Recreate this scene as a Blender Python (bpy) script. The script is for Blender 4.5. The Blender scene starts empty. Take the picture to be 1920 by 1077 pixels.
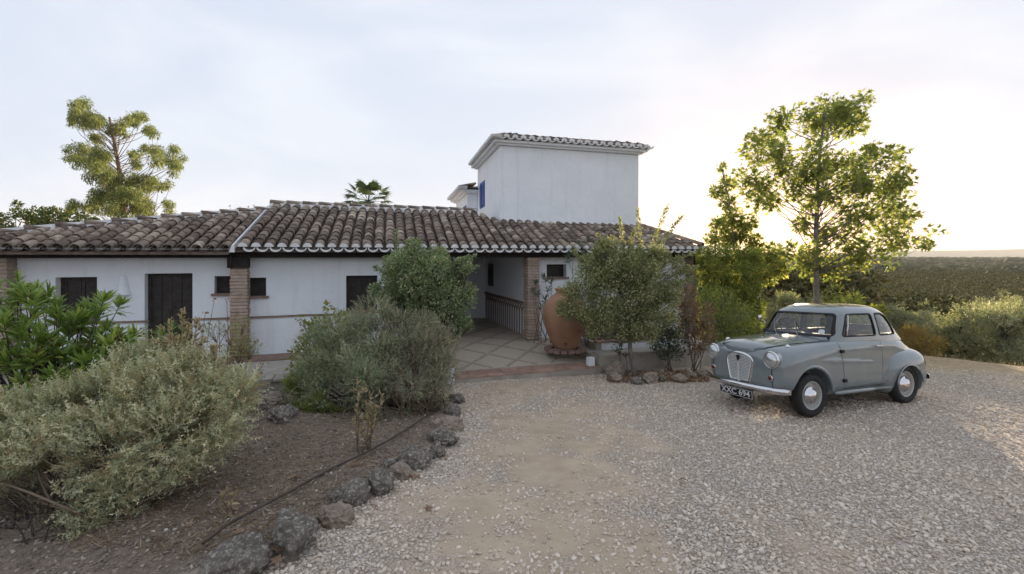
import bpy, bmesh, math, random
import numpy as np
from mathutils import Vector, Matrix, noise as mnoise
random.seed(7); RNG = np.random.default_rng(7)
sc = bpy.context.scene
COL = sc.collection
R = math.radians
F = 907.0; HY = 480.0; CAMZ = 2.2            # focal length and horizon of the 1920 px photograph

# ---------------------------------------------------------------- camera
cam_d = bpy.data.cameras.new('camera'); cam = bpy.data.objects.new('camera', cam_d); COL.objects.link(cam)
cam.location = (0, 0, CAMZ); cam.rotation_euler = (R(90), 0, 0)
cam_d.sensor_width = 36; cam_d.lens = 36*F/1920; cam_d.shift_y = -(538.5-HY)/1920
cam_d.clip_start = .05; cam_d.clip_end = 30000
sc.camera = cam

# ---------------------------------------------------------------- sky, sun, exposure
SUN_AZ, SUN_EL = 28.6, 4.5                    # degrees right of the view axis, above the horizon
world = bpy.data.worlds.new('World'); sc.world = world; world.use_nodes = True
nt = world.node_tree; nt.nodes.clear()
def N(t, kind, **kw):
    n = t.nodes.new(kind)
    for k, v in kw.items():
        if k.startswith('i_'): n.inputs[k[2:].replace('_', ' ')].default_value = v
        else: setattr(n, k, v)
    return n
wout = N(nt, 'ShaderNodeOutputWorld'); bg = N(nt, 'ShaderNodeBackground'); bg.inputs['Strength'].default_value = .12
sky = N(nt, 'ShaderNodeTexSky', sky_type='NISHITA', sun_disc=False)
sky.sun_elevation = R(SUN_EL); sky.sun_rotation = R(SUN_AZ); sky.altitude = 400
sky.air_density = 1.0; sky.dust_density = 1.2; sky.ozone_density = 1.6
# thin high cirrus veil over the whole dome
tc = N(nt, 'ShaderNodeTexCoord'); mp = N(nt, 'ShaderNodeMapping'); mp.inputs['Rotation'].default_value = (0, 0, .5); mp.inputs['Scale'].default_value = (1.2, 3.2, 4.5)
nz = N(nt, 'ShaderNodeTexNoise'); nz.inputs['Scale'].default_value = 1.5; nz.inputs['Detail'].default_value = 5; nz.inputs['Roughness'].default_value = .5; nz.inputs['Distortion'].default_value = .5
rp = N(nt, 'ShaderNodeMapRange', interpolation_type='SMOOTHSTEP'); rp.inputs[1].default_value = .36; rp.inputs[2].default_value = .70
veil = N(nt, 'ShaderNodeMix', data_type='RGBA'); veil.inputs[6].default_value = (1.70, 1.90, 2.30, 1); veil.inputs[7].default_value = (2.00, 2.14, 2.44, 1)
warm = N(nt, 'ShaderNodeMix', data_type='RGBA', blend_type='MULTIPLY'); warm.inputs[0].default_value = 1; warm.inputs[7].default_value = (.42, .29, .12, 1)
mx = N(nt, 'ShaderNodeMix', data_type='RGBA'); mx.inputs[0].default_value = .81
for a_, b_ in ((tc.outputs['Generated'], mp.inputs['Vector']), (mp.outputs[0], nz.inputs['Vector']), (nz.outputs[0], rp.inputs[0]), (rp.outputs[0], veil.inputs[0]), (sky.outputs[0], warm.inputs[6]), (warm.outputs[2], mx.inputs[6]), (veil.outputs[2], mx.inputs[7]), (mx.outputs[2], bg.inputs['Color']), (bg.outputs[0], wout.inputs['Surface'])): nt.links.new(a_, b_)
sl = bpy.data.lights.new('sun', 'SUN'); sl.energy = 3.6; sl.angle = R(.6); sl.color = (1, .80, .56)
sun = bpy.data.objects.new('sun', sl); COL.objects.link(sun)
sdir = Vector((math.sin(R(SUN_AZ))*math.cos(R(SUN_EL)), math.cos(R(SUN_AZ))*math.cos(R(SUN_EL)), math.sin(R(SUN_EL))))
sun.location = sdir*60; sun.rotation_euler = sdir.to_track_quat('Z', 'Y').to_euler()
vs = sc.view_settings; vs.view_transform = 'Standard'; vs.look = 'None'; vs.exposure = 2.02; vs.gamma = 1; vs.use_curve_mapping = False
sc.render.engine = 'CYCLES'; sc.cycles.use_denoising = True
sc.cycles.max_bounces = 12; sc.cycles.diffuse_bounces = 7; sc.cycles.transmission_bounces = 8; sc.cycles.transparent_max_bounces = 16; sc.cycles.volume_bounces = 2

# ---------------------------------------------------------------- pixels to places
def ray(px, py): return ((px-960)/F, 1.0, -(py-HY)/F)
def at(px, py, Y): return Vector((Y*(px-960)/F, Y, CAMZ-(py-HY)*Y/F))
def sstep(a, b, x):
    t = np.clip((np.asarray(x, float)-a)/(b-a), 0, 1); return t*t*(3-2*t)
def zg(X, Y):
    X = np.asarray(X, float); Y = np.asarray(Y, float)
    Yc = np.clip(Y, 4.5, 10.5)
    z = -.06*(Yc-7.07) + .01*np.clip(4.5-Y, 0, 8)
    d = .74*(X-9.9)+.67*(Y-11.6)
    dd = np.clip(d, 0, None)
    dd = dd*dd/(dd+1.2)
    z = z - 5.5*(1-np.exp(-dd/17)) - 6*(1-np.exp(-dd/170)) - 5*(1-np.exp(-dd/1500))
    return z
def ground_at(px, py):
    k = (py-HY)/F; Y = CAMZ/max(k, 1e-4)
    for _ in range(60):
        X = Y*(px-960)/F
        Y = .5*Y + .5*(CAMZ-float(zg(X, Y)))/k
    X = Y*(px-960)/F
    return Vector((X, Y, float(zg(X, Y))))

# ---------------------------------------------------------------- object helpers
def props(o, label=None, cat=None, group=None, kind=None):
    if label: o['label'] = label
    if cat: o['category'] = cat
    if group: o['group'] = group
    if kind: o['kind'] = kind
    return o
def wloc(o):
    v = Vector((0, 0, 0))
    while o is not None:
        v += o.location; o = o.parent
    return v
def link(name, me, parent=None, mat=None, M=None, local=False):
    o = bpy.data.objects.new(name, me); COL.objects.link(o)
    if mat is not None:
        for m in (mat if isinstance(mat, (list, tuple)) else [mat]): me.materials.append(m)
    if parent is not None: o.parent = parent
    if M is not None:
        if parent is not None and not local: M = Matrix.Translation(-wloc(parent)) @ M
        o.matrix_basis = M
    return o
def empty(name, loc, label=None, cat=None, group=None, rot=None):
    o = bpy.data.objects.new(name, None); COL.objects.link(o); o.location = loc; o.empty_display_size = .2
    if rot: o.rotation_euler = rot
    return props(o, label, cat, group)
class MB:
    """collects verts and faces, builds ONE mesh object (world coordinates unless local)"""
    def __init__(s): s.v = []; s.f = []; s.m = []; s.sm = []
    def add(s, vs, fs, mi=0, smooth=False):
        b = len(s.v); s.v += [tuple(v) for v in vs]
        for f in fs: s.f.append(tuple(i+b for i in f)); s.m.append(mi); s.sm.append(smooth)
        return s
    def box(s, c, d, mi=0, M=None):
        x, y, z = (k/2 for k in d)
        vs = [Vector((c[0]+a*x, c[1]+b*y, c[2]+e*z)) for e in (-1, 1) for b in (-1, 1) for a in (-1, 1)]
        if M is not None: vs = [M @ v for v in vs]
        return s.add(vs, [(0,2,3,1),(4,5,7,6),(0,1,5,4),(2,6,7,3),(0,4,6,2),(1,3,7,5)], mi)
    def hexa(s, p8, mi=0):   # bottom 4 then top 4, both counter-clockwise
        return s.add(p8, [(3,2,1,0),(4,5,6,7),(0,1,5,4),(1,2,6,5),(2,3,7,6),(3,0,4,7)], mi)
    def tube(s, pts, rad, n=6, mi=0, cap=True):
        pts = [Vector(p) for p in pts]; rad = rad if hasattr(rad, '__len__') else [rad]*len(pts)
        vs = []; prev = None
        for i, p in enumerate(pts):
            t = (pts[min(i+1, len(pts)-1)]-pts[max(i-1, 0)])
            t = t.normalized() if t.length > 1e-9 else Vector((0, 0, 1))
            a = prev if prev is not None else (Vector((1, 0, 0)) if abs(t.x) < .8 else Vector((0, 1, 0)))
            a = (a-t*a.dot(t)).normalized(); b = t.cross(a); prev = a
            for k in range(n):
                w = 2*math.pi*k/n; vs.append(p+(a*math.cos(w)+b*math.sin(w))*rad[i])
        fs = [(i*n+k, i*n+(k+1) % n, (i+1)*n+(k+1) % n, (i+1)*n+k) for i in range(len(pts)-1) for k in range(n)]
        if cap: fs += [tuple(range(n))[::-1], tuple(range((len(pts)-1)*n, len(pts)*n))]
        return s.add(vs, fs, mi, True)
    def lathe(s, prof, c=(0, 0, 0), n=24, mi=0, M=None):
        vs = [Vector((r*math.cos(2*math.pi*k/n), r*math.sin(2*math.pi*k/n), z)) for r, z in prof for k in range(n)]
        if M is not None: vs = [M @ v for v in vs]
        vs = [v+Vector(c) for v in vs]
        fs = [(i*n+k, i*n+(k+1) % n, (i+1)*n+(k+1) % n, (i+1)*n+k) for i in range(len(prof)-1) for k in range(n)]
        return s.add(vs, fs, mi, True)
    def mesh(s, name, off=None):
        me = bpy.data.meshes.new(name)
        v = s.v if off is None else [(a-off[0], b-off[1], c-off[2]) for a, b, c in s.v]
        me.from_pydata(v, [], s.f); me.polygons.foreach_set('material_index', s.m); me.polygons.foreach_set('use_smooth', s.sm); me.update()
        return me
    def build(s, name, mat, parent=None, local=False, **kw):
        off = None if (parent is None or local) else wloc(parent)
        o = link(name, s.mesh(name, off), parent, mat); props(o, **kw); return o
def np_mesh(name, V, faces_idx, attrs=None, smooth=False):
    """fast mesh: V (n,3), faces_idx (m,k) all of one size; attrs name -> per-vertex float"""
    me = bpy.data.meshes.new(name); V = np.asarray(V, np.float32); Fi = np.asarray(faces_idx, np.int32)
    me.vertices.add(len(V)); me.vertices.foreach_set('co', V.ravel())
    k = Fi.shape[1]; me.loops.add(Fi.size); me.loops.foreach_set('vertex_index', Fi.ravel())
    me.polygons.add(len(Fi)); me.polygons.foreach_set('loop_start', np.arange(0, Fi.size, k, dtype=np.int32))
    me.polygons.foreach_set('use_smooth', np.full(len(Fi), smooth))
    me.update(calc_edges=True)
    for n, a in (attrs or {}).items():
        at_ = me.attributes.new(n, 'FLOAT', 'POINT'); at_.data.foreach_set('value', np.asarray(a, np.float32))
    return me

# ---------------------------------------------------------------- materials
def newmat(name):
    m = bpy.data.materials.new(name); m.use_nodes = True; t = m.node_tree; t.nodes.clear()
    out = N(t, 'ShaderNodeOutputMaterial'); b = N(t, 'ShaderNodeBsdfPrincipled'); t.links.new(b.outputs[0], out.inputs['Surface'])
    return m, t, b, out
def rgb(c): return (c[0], c[1], c[2], 1)
def ramp(t, fac, stops):
    r = N(t, 'ShaderNodeValToRGB'); e = r.color_ramp.elements
    while len(e) < len(stops): e.new(.5)
    for x, (p, c) in zip(e, stops): x.position = p; x.color = rgb(c)
    t.links.new(fac, r.inputs[0]); return r.outputs[0]
def tex_noise(t, scale, detail=4, rough=.55, coord=None, dist=0):
    n = N(t, 'ShaderNodeTexNoise'); n.inputs['Scale'].default_value = scale; n.inputs['Detail'].default_value = detail; n.inputs['Roughness'].default_value = rough; n.inputs['Distortion'].default_value = dist
    if coord is not None: t.links.new(coord, n.inputs['Vector'])
    return n.outputs[0]
def mixc(t, fac, a, b, mode='MIX'):
    m = N(t, 'ShaderNodeMix', data_type='RGBA', blend_type=mode)
    for s, v in ((0, fac), (6, a), (7, b)):
        if hasattr(v, 'is_linked') or hasattr(v, 'links'): t.links.new(v, m.inputs[s])
        else: m.inputs[s].default_value = v if s == 0 else rgb(v)
    return m.outputs[2]
def bump(t, b, h, strength=.4, dist=.02):
    n = N(t, 'ShaderNodeBump'); n.inputs['Strength'].default_value = strength; n.inputs['Distance'].default_value = dist
    t.links.new(h, n.inputs['Height']); t.links.new(n.outputs[0], b.inputs['Normal'])
def pmat(name, c1, c2=None, scale=6, rough=.8, bst=.3, bsc=60, spec=.3, metal=0, dist=.01, detail=5, rnd=0., objco=False):
    """two-tone noise colour + fine relief; rnd = brightness change per object"""
    m, t, b, out = newmat(name)
    g = N(t, 'ShaderNodeTexCoord').outputs['Object'] if objco else N(t, 'ShaderNodeNewGeometry').outputs['Position']
    col = None
    if c2 is not None:
        col = ramp(t, tex_noise(t, scale, detail, .6, g), [(.3, c1), (.7, c2)])
    if rnd:
        oi = N(t, 'ShaderNodeObjectInfo'); mr = N(t, 'ShaderNodeMapRange'); mr.inputs[3].default_value = 1-rnd; mr.inputs[4].default_value = 1+rnd
        t.links.new(oi.outputs['Random'], mr.inputs[0])
        vm = N(t, 'ShaderNodeVectorMath', operation='SCALE'); t.links.new(mr.outputs[0], vm.inputs['Scale'])
        if col is None: vm.inputs[0].default_value = c1
        else: t.links.new(col, vm.inputs[0])
        col = vm.outputs[0]
    if col is None: b.inputs['Base Color'].default_value = rgb(c1)
    else: t.links.new(col, b.inputs['Base Color'])
    b.inputs['Roughness'].default_value = rough; b.inputs['Specular IOR Level'].default_value = spec; b.inputs['Metallic'].default_value = metal
    if bst: bump(t, b, tex_noise(t, bsc, 6, .6, g), bst, dist)
    return m
def leafmat(name, c1, c2, trans=.35, rough=.5, c3=None):
    """leaf: colour varies with the per-vertex attribute 'rnd'; light passes through"""
    m, t, b, out = newmat(name)
    a = N(t, 'ShaderNodeAttribute', attribute_name='rnd')
    col = ramp(t, a.outputs['Fac'], [(0, c1), (.75, c2), (1, c3 or c2)])
    t.links.new(col, b.inputs['Base Color']); b.inputs['Roughness'].default_value = rough; b.inputs['Specular IOR Level'].default_value = .35
    tr = N(t, 'ShaderNodeBsdfTranslucent'); mc = mixc(t, 1.0, col, (1.3, 1.28, .62), 'MULTIPLY'); t.links.new(mc, tr.inputs['Color'])
    ms = N(t, 'ShaderNodeMixShader'); ms.inputs[0].default_value = trans
    t.links.new(b.outputs[0], ms.inputs[1]); t.links.new(tr.outputs[0], ms.inputs[2]); t.links.new(ms.outputs[0], out.inputs['Surface'])
    return m
M = {}
# ================================================================ GROUND
# edge of the planting bed (rock line), in photograph pixels, turned into ground points
BED_PX = [(330, 1100), (425, 1068), (540, 1020), (640, 962), (715, 915), (780, 872), (832, 835), (850, 795), (856, 760), (850, 722)]
BED = [ground_at(*p) for p in BED_PX]
_bx = np.array([p.x for p in BED]); _by = np.array([p.y for p in BED])
def bed_d(X, Y):
    """signed distance to the bed edge in X: > 0 inside the bed (left)"""
    xe = np.interp(Y, _by, _bx); return xe-X
def axis(lo, hi, step, far, g=1.16):
    a = list(np.arange(lo, hi+1e-6, step)); s = step
    while a[-1] < far: s *= g; a.append(a[-1]+s)
    s = step; b = [lo]
    while b[-1] > -far: s *= g; b.append(b[-1]-s)
    return np.array(b[:0:-1]+a)
xs = axis(-9, 14, .1, 13000); ys = axis(1.5, 14, .1, 13000); ys = ys[ys > -400]
XX, YY = np.meshgrid(xs, ys)
ZZ = zg(XX, YY)
inb = sstep(-.05, .25, bed_d(XX, YY))*(YY < 9.5)*(XX < 0)
def vnoise(X, Y, s, seed=0):
    """cheap smooth value noise on a lattice"""
    x = X*s+seed*17.3; y = Y*s+seed*9.1; xi = np.floor(x); yi = np.floor(y); fx = x-xi; fy = y-yi
    fx = fx*fx*(3-2*fx); fy = fy*fy*(3-2*fy)
    def h(a, b): v = np.sin(a*127.1+b*311.7+seed*13.7)*43758.5453; return v-np.floor(v)
    return (h(xi, yi)*(1-fx)+h(xi+1, yi)*fx)*(1-fy)+(h(xi, yi+1)*(1-fx)+h(xi+1, yi+1)*fx)*fy
near = (YY < 20) & (np.abs(XX) < 20)
ZZ += np.where(near, (vnoise(XX, YY, .9, 1)-.5)*.03+(vnoise(XX, YY, 4, 2)-.5)*.012, 0)
ZZ += inb*(.03+(vnoise(XX, YY, 2.2, 3)-.4)*.10)
farm = sstep(60, 600, np.hypot(XX, YY))
ZZ += farm*(vnoise(XX, YY, .002, 4)-.5)*3*sstep(300, 1500, np.hypot(XX, YY)) + sstep(25, 80, np.hypot(XX, YY))*(vnoise(XX, YY, .02, 5)-.5)*1.6
nxg, nyg = len(xs), len(ys)
ii = (np.arange(nyg-1)[:, None]*nxg+np.arange(nxg-1)[None, :]).ravel()
faces = np.stack([ii, ii+1, ii+nxg+1, ii+nxg], 1)
dcrest = .74*(XX-9.9)+.67*(YY-11.6)
bank = sstep(-2.9, -1.2, dcrest+(vnoise(XX, YY, 1.2, 6)-.5)*1.6)
# bare patches worn into the gravel
_ty = np.array([2, 3.6, 4.6, 5.6, 7, 8.2, 10]); _tx = np.array([.1, -.1, .1, .3, .1, -.15, .0])
def track(X, Y):
    c = np.interp(Y, _ty, _tx)+.7*(vnoise(X, Y, .7, 7)-.5); t_ = np.exp(-((X-c)/np.where(X < c, .65, 1.5))**2)
    return t_*(.45+.80*sstep(.3, .75, .6*vnoise(X, Y, 1.9, 31)+.4*vnoise(X, Y, 5.2, 32)))
trk = track(XX, YY)
ground_me = np_mesh('ground', np.stack([XX, YY, ZZ], -1).reshape(-1, 3), faces,
                    {'bed': inb.ravel(), 'bank': bank.ravel(), 'track': trk.ravel()}, True)
m, t, b, out = newmat('ground_gravel_soil')
P = N(t, 'ShaderNodeNewGeometry').outputs['Position']
def vor(scale, feat='F1', rnd=1.0):
    v = N(t, 'ShaderNodeTexVoronoi', feature=feat); v.inputs['Scale'].default_value = scale; v.inputs['Randomness'].default_value = rnd; t.links.new(P, v.inputs['Vector']); return v
v1 = vor(48); v2 = vor(55)
peb = ramp(t, v1.outputs['Color'], [(0, (.32, .27, .22)), (.35, (.45, .395, .34)), (.7, (.56, .51, .455)), (1, (.68, .64, .59))])
peb = mixc(t, ramp(t, v1.outputs['Distance'], [(.35, (0, 0, 0)), (.62, (1, 1, 1))]), peb, (.27, .215, .165))
dirt = ramp(t, tex_noise(t, 3, 8, .65, P), [(.3, (.37, .285, .205)), (.7, (.51, .41, .305))])
def attr(n): return N(t, 'ShaderNodeAttribute', attribute_name=n).outputs['Fac']
def math_(op, a, b2=None, c=None):
    n = N(t, 'ShaderNodeMath', operation=op)
    for i, v in enumerate((a, b2, c)):
        if v is None: continue
        if hasattr(v, 'links'): t.links.new(v, n.inputs[i])
        else: n.inputs[i].default_value = v
    return n.outputs[0]
nmask = tex_noise(t, 1.1, 6, .65, P)
cover = math_('ADD', math_('MULTIPLY', nmask, 1.6), math_('MULTIPLY', attr('track'), -.62))
gm = ramp(t, cover, [(.40, (0, 0, 0)), (.75, (1, 1, 1))])
col = mixc(t, gm, dirt, peb)
soil = ramp(t, tex_noise(t, 14, 8, .7, P), [(.3, (.115, .086, .066)), (.72, (.27, .215, .17))])
straw = ramp(t, tex_noise(t, 5, 8, .7, P), [(.3, (.30, .22, .14)), (.7, (.50, .40, .27))])
col = mixc(t, attr('bed'), col, soil)
col = mixc(t, attr('bank'), col, straw)
# distant plain: dry grass under the oaks
cd = N(t, 'ShaderNodeVectorMath', operation='LENGTH'); t.links.new(P, cd.inputs[0])
fr = N(t, 'ShaderNodeMapRange'); fr.inputs[1].default_value = 25; fr.inputs[2].default_value = 120; t.links.new(cd.outputs['Value'], fr.inputs[0])
plain = ramp(t, tex_noise(t, .02, 6, .6, P), [(.35, (.11, .10, .06)), (.7, (.20, .165, .10))])
col = mixc(t, fr.outputs[0], col, plain)
t.links.new(col, b.inputs['Base Color']); b.inputs['Roughness'].default_value = .92; b.inputs['Specular IOR Level'].default_value = .2
hh = math_('MULTIPLY', math_('SUBTRACT', .7, v1.outputs['Distance']), gm)
hh = math_('ADD', hh, math_('MULTIPLY', tex_noise(t, 40, 5, .7, P), .5))
bump(t, b, hh, .8, .012)
props(link('ground', ground_me, None, m), kind='structure')

# ---- loose gravel: instanced stones, nobody could count them
def gravel(name, n, region, size, mat, label, cat, mask):
    pts = region(n); k = mask(pts[:, 0], pts[:, 1]); pts = pts[k]
    z = zg(pts[:, 0], pts[:, 1])+(vnoise(pts[:, 0], pts[:, 1], .9, 1)-.5)*.03+(vnoise(pts[:, 0], pts[:, 1], 4, 2)-.5)*.012
    s = size[0]+(size[1]-size[0])*RNG.random(len(pts))**3.2
    V = np.stack([pts[:, 0], pts[:, 1], z+s*.12], 1)
    me = np_mesh_pts(name, V, s)
    o = link(name, me, None, None); props(o, label, cat, None, 'stuff')
    g = bpy.data.node_groups.new(name+'_scatter', 'GeometryNodeTree')
    g.interface.new_socket('Geometry', in_out='INPUT', socket_type='NodeSocketGeometry'); g.interface.new_socket('Geometry', in_out='OUTPUT', socket_type='NodeSocketGeometry')
    gi = N(g, 'NodeGroupInput'); go = N(g, 'NodeGroupOutput')
    join = N(g, 'GeometryNodeGeometryToInstance')
    for q in range(5):
        ico = N(g, 'GeometryNodeMeshIcoSphere'); ico.inputs['Radius'].default_value = .5; ico.inputs['Subdivisions'].default_value = 2
        sp = N(g, 'GeometryNodeSetPosition'); nn = N(g, 'ShaderNodeTexNoise', noise_dimensions='4D'); nn.inputs['Scale'].default_value = 1.5; nn.inputs['W'].default_value = q*3.7; nn.inputs['Detail'].default_value = 1
        sub = N(g, 'ShaderNodeVectorMath', operation='SUBTRACT'); sub.inputs[1].default_value = (.5, .5, .5)
        scl = N(g, 'ShaderNodeVectorMath', operation='SCALE'); scl.inputs['Scale'].default_value = .75
        g.links.new(nn.outputs['Color'], sub.inputs[0]); g.links.new(sub.outputs[0], scl.inputs[0]); g.links.new(scl.outputs[0], sp.inputs['Offset'])
        g.links.new(ico.outputs[0], sp.inputs['Geometry'])
        sm = N(g, 'GeometryNodeSetMaterial'); sm.inputs['Material'].default_value = mat; g.links.new(sp.outputs[0], sm.inputs[0])
        g.links.new(sm.outputs[0], join.inputs[0])
    io = N(g, 'GeometryNodeInstanceOnPoints'); io.inputs['Pick Instance'].default_value = True
    rv = N(g, 'FunctionNodeRandomValue', data_type='FLOAT_VECTOR'); rv.inputs[0].default_value = (-.5, -.5, 0); rv.inputs[1].default_value = (.5, .5, 6.28)
    na = N(g, 'GeometryNodeInputNamedAttribute', data_type='FLOAT'); na.inputs[0].default_value = 'size'
    cx = N(g, 'FunctionNodeRandomValue', data_type='FLOAT_VECTOR'); cx.inputs[0].default_value = (.75, .6, .42); cx.inputs[1].default_value = (1.25, 1.0, .75); cx.inputs['Seed'].default_value = 5
    ms = N(g, 'ShaderNodeVectorMath', operation='SCALE'); g.links.new(cx.outputs[0], ms.inputs[0]); g.links.new(na.outputs[0], ms.inputs['Scale'])
    g.links.new(gi.outputs[0], io.inputs['Points']); g.links.new(join.outputs[0], io.inputs['Instance']); g.links.new(rv.outputs[0], io.inputs['Rotation']); g.links.new(ms.outputs[0], io.inputs['Scale'])
    g.links.new(io.outputs[0], go.inputs[0])
    md = o.modifiers.new('scatter', 'NODES'); md.node_group = g
    return o
def np_mesh_pts(name, V, s):
    me = bpy.data.meshes.new(name); me.vertices.add(len(V)); me.vertices.foreach_set('co', V.astype(np.float32).ravel())
    a = me.attributes.new('size', 'FLOAT', 'POINT'); a.data.foreach_set('value', s.astype(np.float32)); me.update(); return me
def stonemat(name, stops, rough=.9):
    m, t, b, out = newmat(name)
    oi = N(t, 'ShaderNodeObjectInfo'); c = ramp(t, oi.outputs['Random'], stops)
    g = N(t, 'ShaderNodeNewGeometry').outputs['Position']
    c = mixc(t, .35, c, ramp(t, tex_noise(t, 90, 4, .6, g), [(.3, (.40, .345, .29)), (.7, (.66, .61, .55))]))
    t.links.new(c, b.inputs['Base Color']); b.inputs['Roughness'].default_value = rough; b.inputs['Specular IOR Level'].default_value = .25
    return m
GRAVEL = stonemat('limestone_gravel', [(0, (.33, .245, .175)), (.25, (.52, .415, .32)), (.75, (.68, .575, .465)), (1, (.80, .71, .605))])
def reg_court(n):
    # denser close to the camera
    Y = 2.4+8.2*RNG.random(n)**1.35; X = -3.5+(4.2+.95*Y+3.5)*RNG.random(n); return np.stack([X, Y], 1)
def court_mask(X, Y):
    tr = track(X, Y)
    c = -.02+.62*vnoise(X, Y, .9, 8)+.45*vnoise(X, Y, 3.1, 9)+.35*vnoise(X, Y, 9, 10)-.54*tr
    edge = bed_d(X, Y)
    c = c+.35*((edge > -.45) & (edge < .1))
    thr = RNG.random(len(X))*1.15-.12
    u = (X-.48)*.9466+(Y-11.79)*.3223; v = (X-.48)*-.3223+(Y-11.79)*.9466
    return (c > thr) & (edge < .06+.1*(RNG.random(len(X))-.5)) & (v < -2.5) & (.74*(X-9.9)+.67*(Y-11.6) < -1.0-1.6*vnoise(X, Y, 1.2, 6)*RNG.random(len(X)))
gravel('gravel', 230000, reg_court, (.008, .040), GRAVEL, 'loose pale limestone gravel spread over the driveway', 'gravel', court_mask)

CLOD = stonemat('soil_clods', [(0, (.09, .065, .05)), (.5, (.19, .145, .11)), (.9, (.28, .22, .17)), (1, (.48, .43, .38))]); CLOD.node_tree.nodes['Mix'].inputs[0].default_value = .12
def reg_bed(n):
    Y = 2.8+6*RNG.random(n)**1.3; X = -4.6+4.8*RNG.random(n); return np.stack([X, Y], 1)
def bed_mask(X, Y):
    v = (X-.48)*-.3223+(Y-11.79)*.9466; return (bed_d(X, Y) > .0) & (v < -2.45) & (RNG.random(len(X)) < .25+.75*vnoise(X, Y, 2.6, 41))
def bedz(pts): return None
_zg = zg
def zg(X, Y): return _zg(X, Y)+sstep(-.05, .25, bed_d(np.asarray(X, float), np.asarray(Y, float)))*(.03+(vnoise(np.asarray(X, float), np.asarray(Y, float), 2.2, 3)-.4)*.10)
gravel('soil_clods', 52000, reg_bed, (.006, .034), CLOD, 'dry crumbs of soil and small stones on the planting bed', 'soil', bed_mask)
zg = _zg
# ================================================================ HOUSE
HO = Vector((.48, 11.79, 0)); A1 = R(18.8); AR = R(14.2); AT = R(13.5)
D1 = Vector((math.cos(A1), math.sin(A1), 0)); D2 = Vector((-math.sin(A1), math.cos(A1), 0))
DR = Vector((-math.sin(AR), math.cos(AR), 0)); DT = Vector((-math.sin(AT), math.cos(AT), 0))
ZT = .16                                       # terrace level
UP = Vector((0, 0, 1))
def H(u, v, z): return HO+D1*u+D2*v+UP*z
def fu(px, v):
    k = (px-960)/F; o = HO+D2*v
    return (k*o.y-o.x)/(D1.x-k*D1.y)
def fz(px, py, v):
    p = H(fu(px, v), v, 0); return CAMZ-(py-HY)*p.y/F
def fuv(px, py, z):
    """photo pixel at height z -> house coordinates"""
    Y = F*(CAMZ-z)/(py-HY); X = Y*(px-960)/F; d = Vector((X, Y, 0))-HO
    return d.dot(D1), d.dot(D2)
m, t, b, out = newmat('limewashed_plaster'); g = N(t, 'ShaderNodeNewGeometry').outputs['Position']
mpw = N(t, 'ShaderNodeMapping'); mpw.inputs['Scale'].default_value = (7, 7, .55); t.links.new(g, mpw.inputs['Vector'])
c = ramp(t, tex_noise(t, 1.1, 6, .65, g), [(.3, (.76, .80, .85)), (.7, (.84, .87, .91))])
c = mixc(t, ramp(t, tex_noise(t, 1.0, 5, .6, mpw.outputs[0]), [(.54, (0, 0, 0)), (.80, (.45, .45, .45))]), c, (.60, .61, .61))
c = mixc(t, ramp(t, tex_noise(t, 5.5, 7, .72, g), [(.60, (0, 0, 0)), (.74, (.4, .4, .4))]), c, (.64, .63, .61))
t.links.new(c, b.inputs['Base Color']); b.inputs['Roughness'].default_value = .9; b.inputs['Specular IOR Level'].default_value = .2
bump(t, b, tex_noise(t, 6, 7, .62, g), .5, .04); M['plaster'] = m
M['mortar_white'] = pmat('whitewashed_mortar', (.60, .60, .60), (.80, .80, .80), 9, .9, .4, 50, .2)
M['mortar_grey'] = pmat('grey_mortar', (.22, .20, .18), (.36, .33, .30), 8, .95, .5, 50, .2)
M['concrete'] = pmat('weathered_concrete', (.27, .24, .205), (.44, .405, .355), 3, .95, .5, 35, .2, dist=.02)
M['wood_dark'] = pmat('dark_stained_wood', (.022, .018, .017), (.055, .045, .040), 9, .55, .4, 45, .35)
M['wood_beam'] = pmat('dark_brown_beam', (.014, .011, .010), (.034, .027, .023), 5, .7, .5, 30, .3, dist=.02)
M['brick_thin'] = pmat('thin_fired_brick', (.32, .235, .18), (.50, .39, .31), 11, .9, .5, 60, .2, rnd=.16)
M['brick_red'] = pmat('red_clay_paver', (.27, .165, .125), (.42, .28, .22), 7, .85, .4, 60, .25, rnd=.15)
M['brick_band'] = pmat('brown_brick_band', (.20, .13, .105), (.30, .21, .17), 7, .85, .4, 60, .25)
M['brick_floor'] = pmat('worn_floor_brick', (.27, .215, .17), (.40, .33, .265), 7, .85, .4, 60, .25)
M['blue'] = pmat('cobalt_blue_paint', (.012, .05, .24), (.018, .07, .30), 6, .5, .1, 40, .4)
M['terracotta'] = pmat('terracotta', (.27, .148, .088), (.39, .232, .145), 3.2, .8, .35, 45, .25, dist=.008)
M['pebble_floor'] = pmat('pebble_mosaic', (.36, .30, .235), (.56, .485, .39), 45, .85, .9, 70, .3, dist=.02)
M['dark_void'] = pmat('dark_interior', (.02, .02, .022), None, 1, .9, 0)
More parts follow.
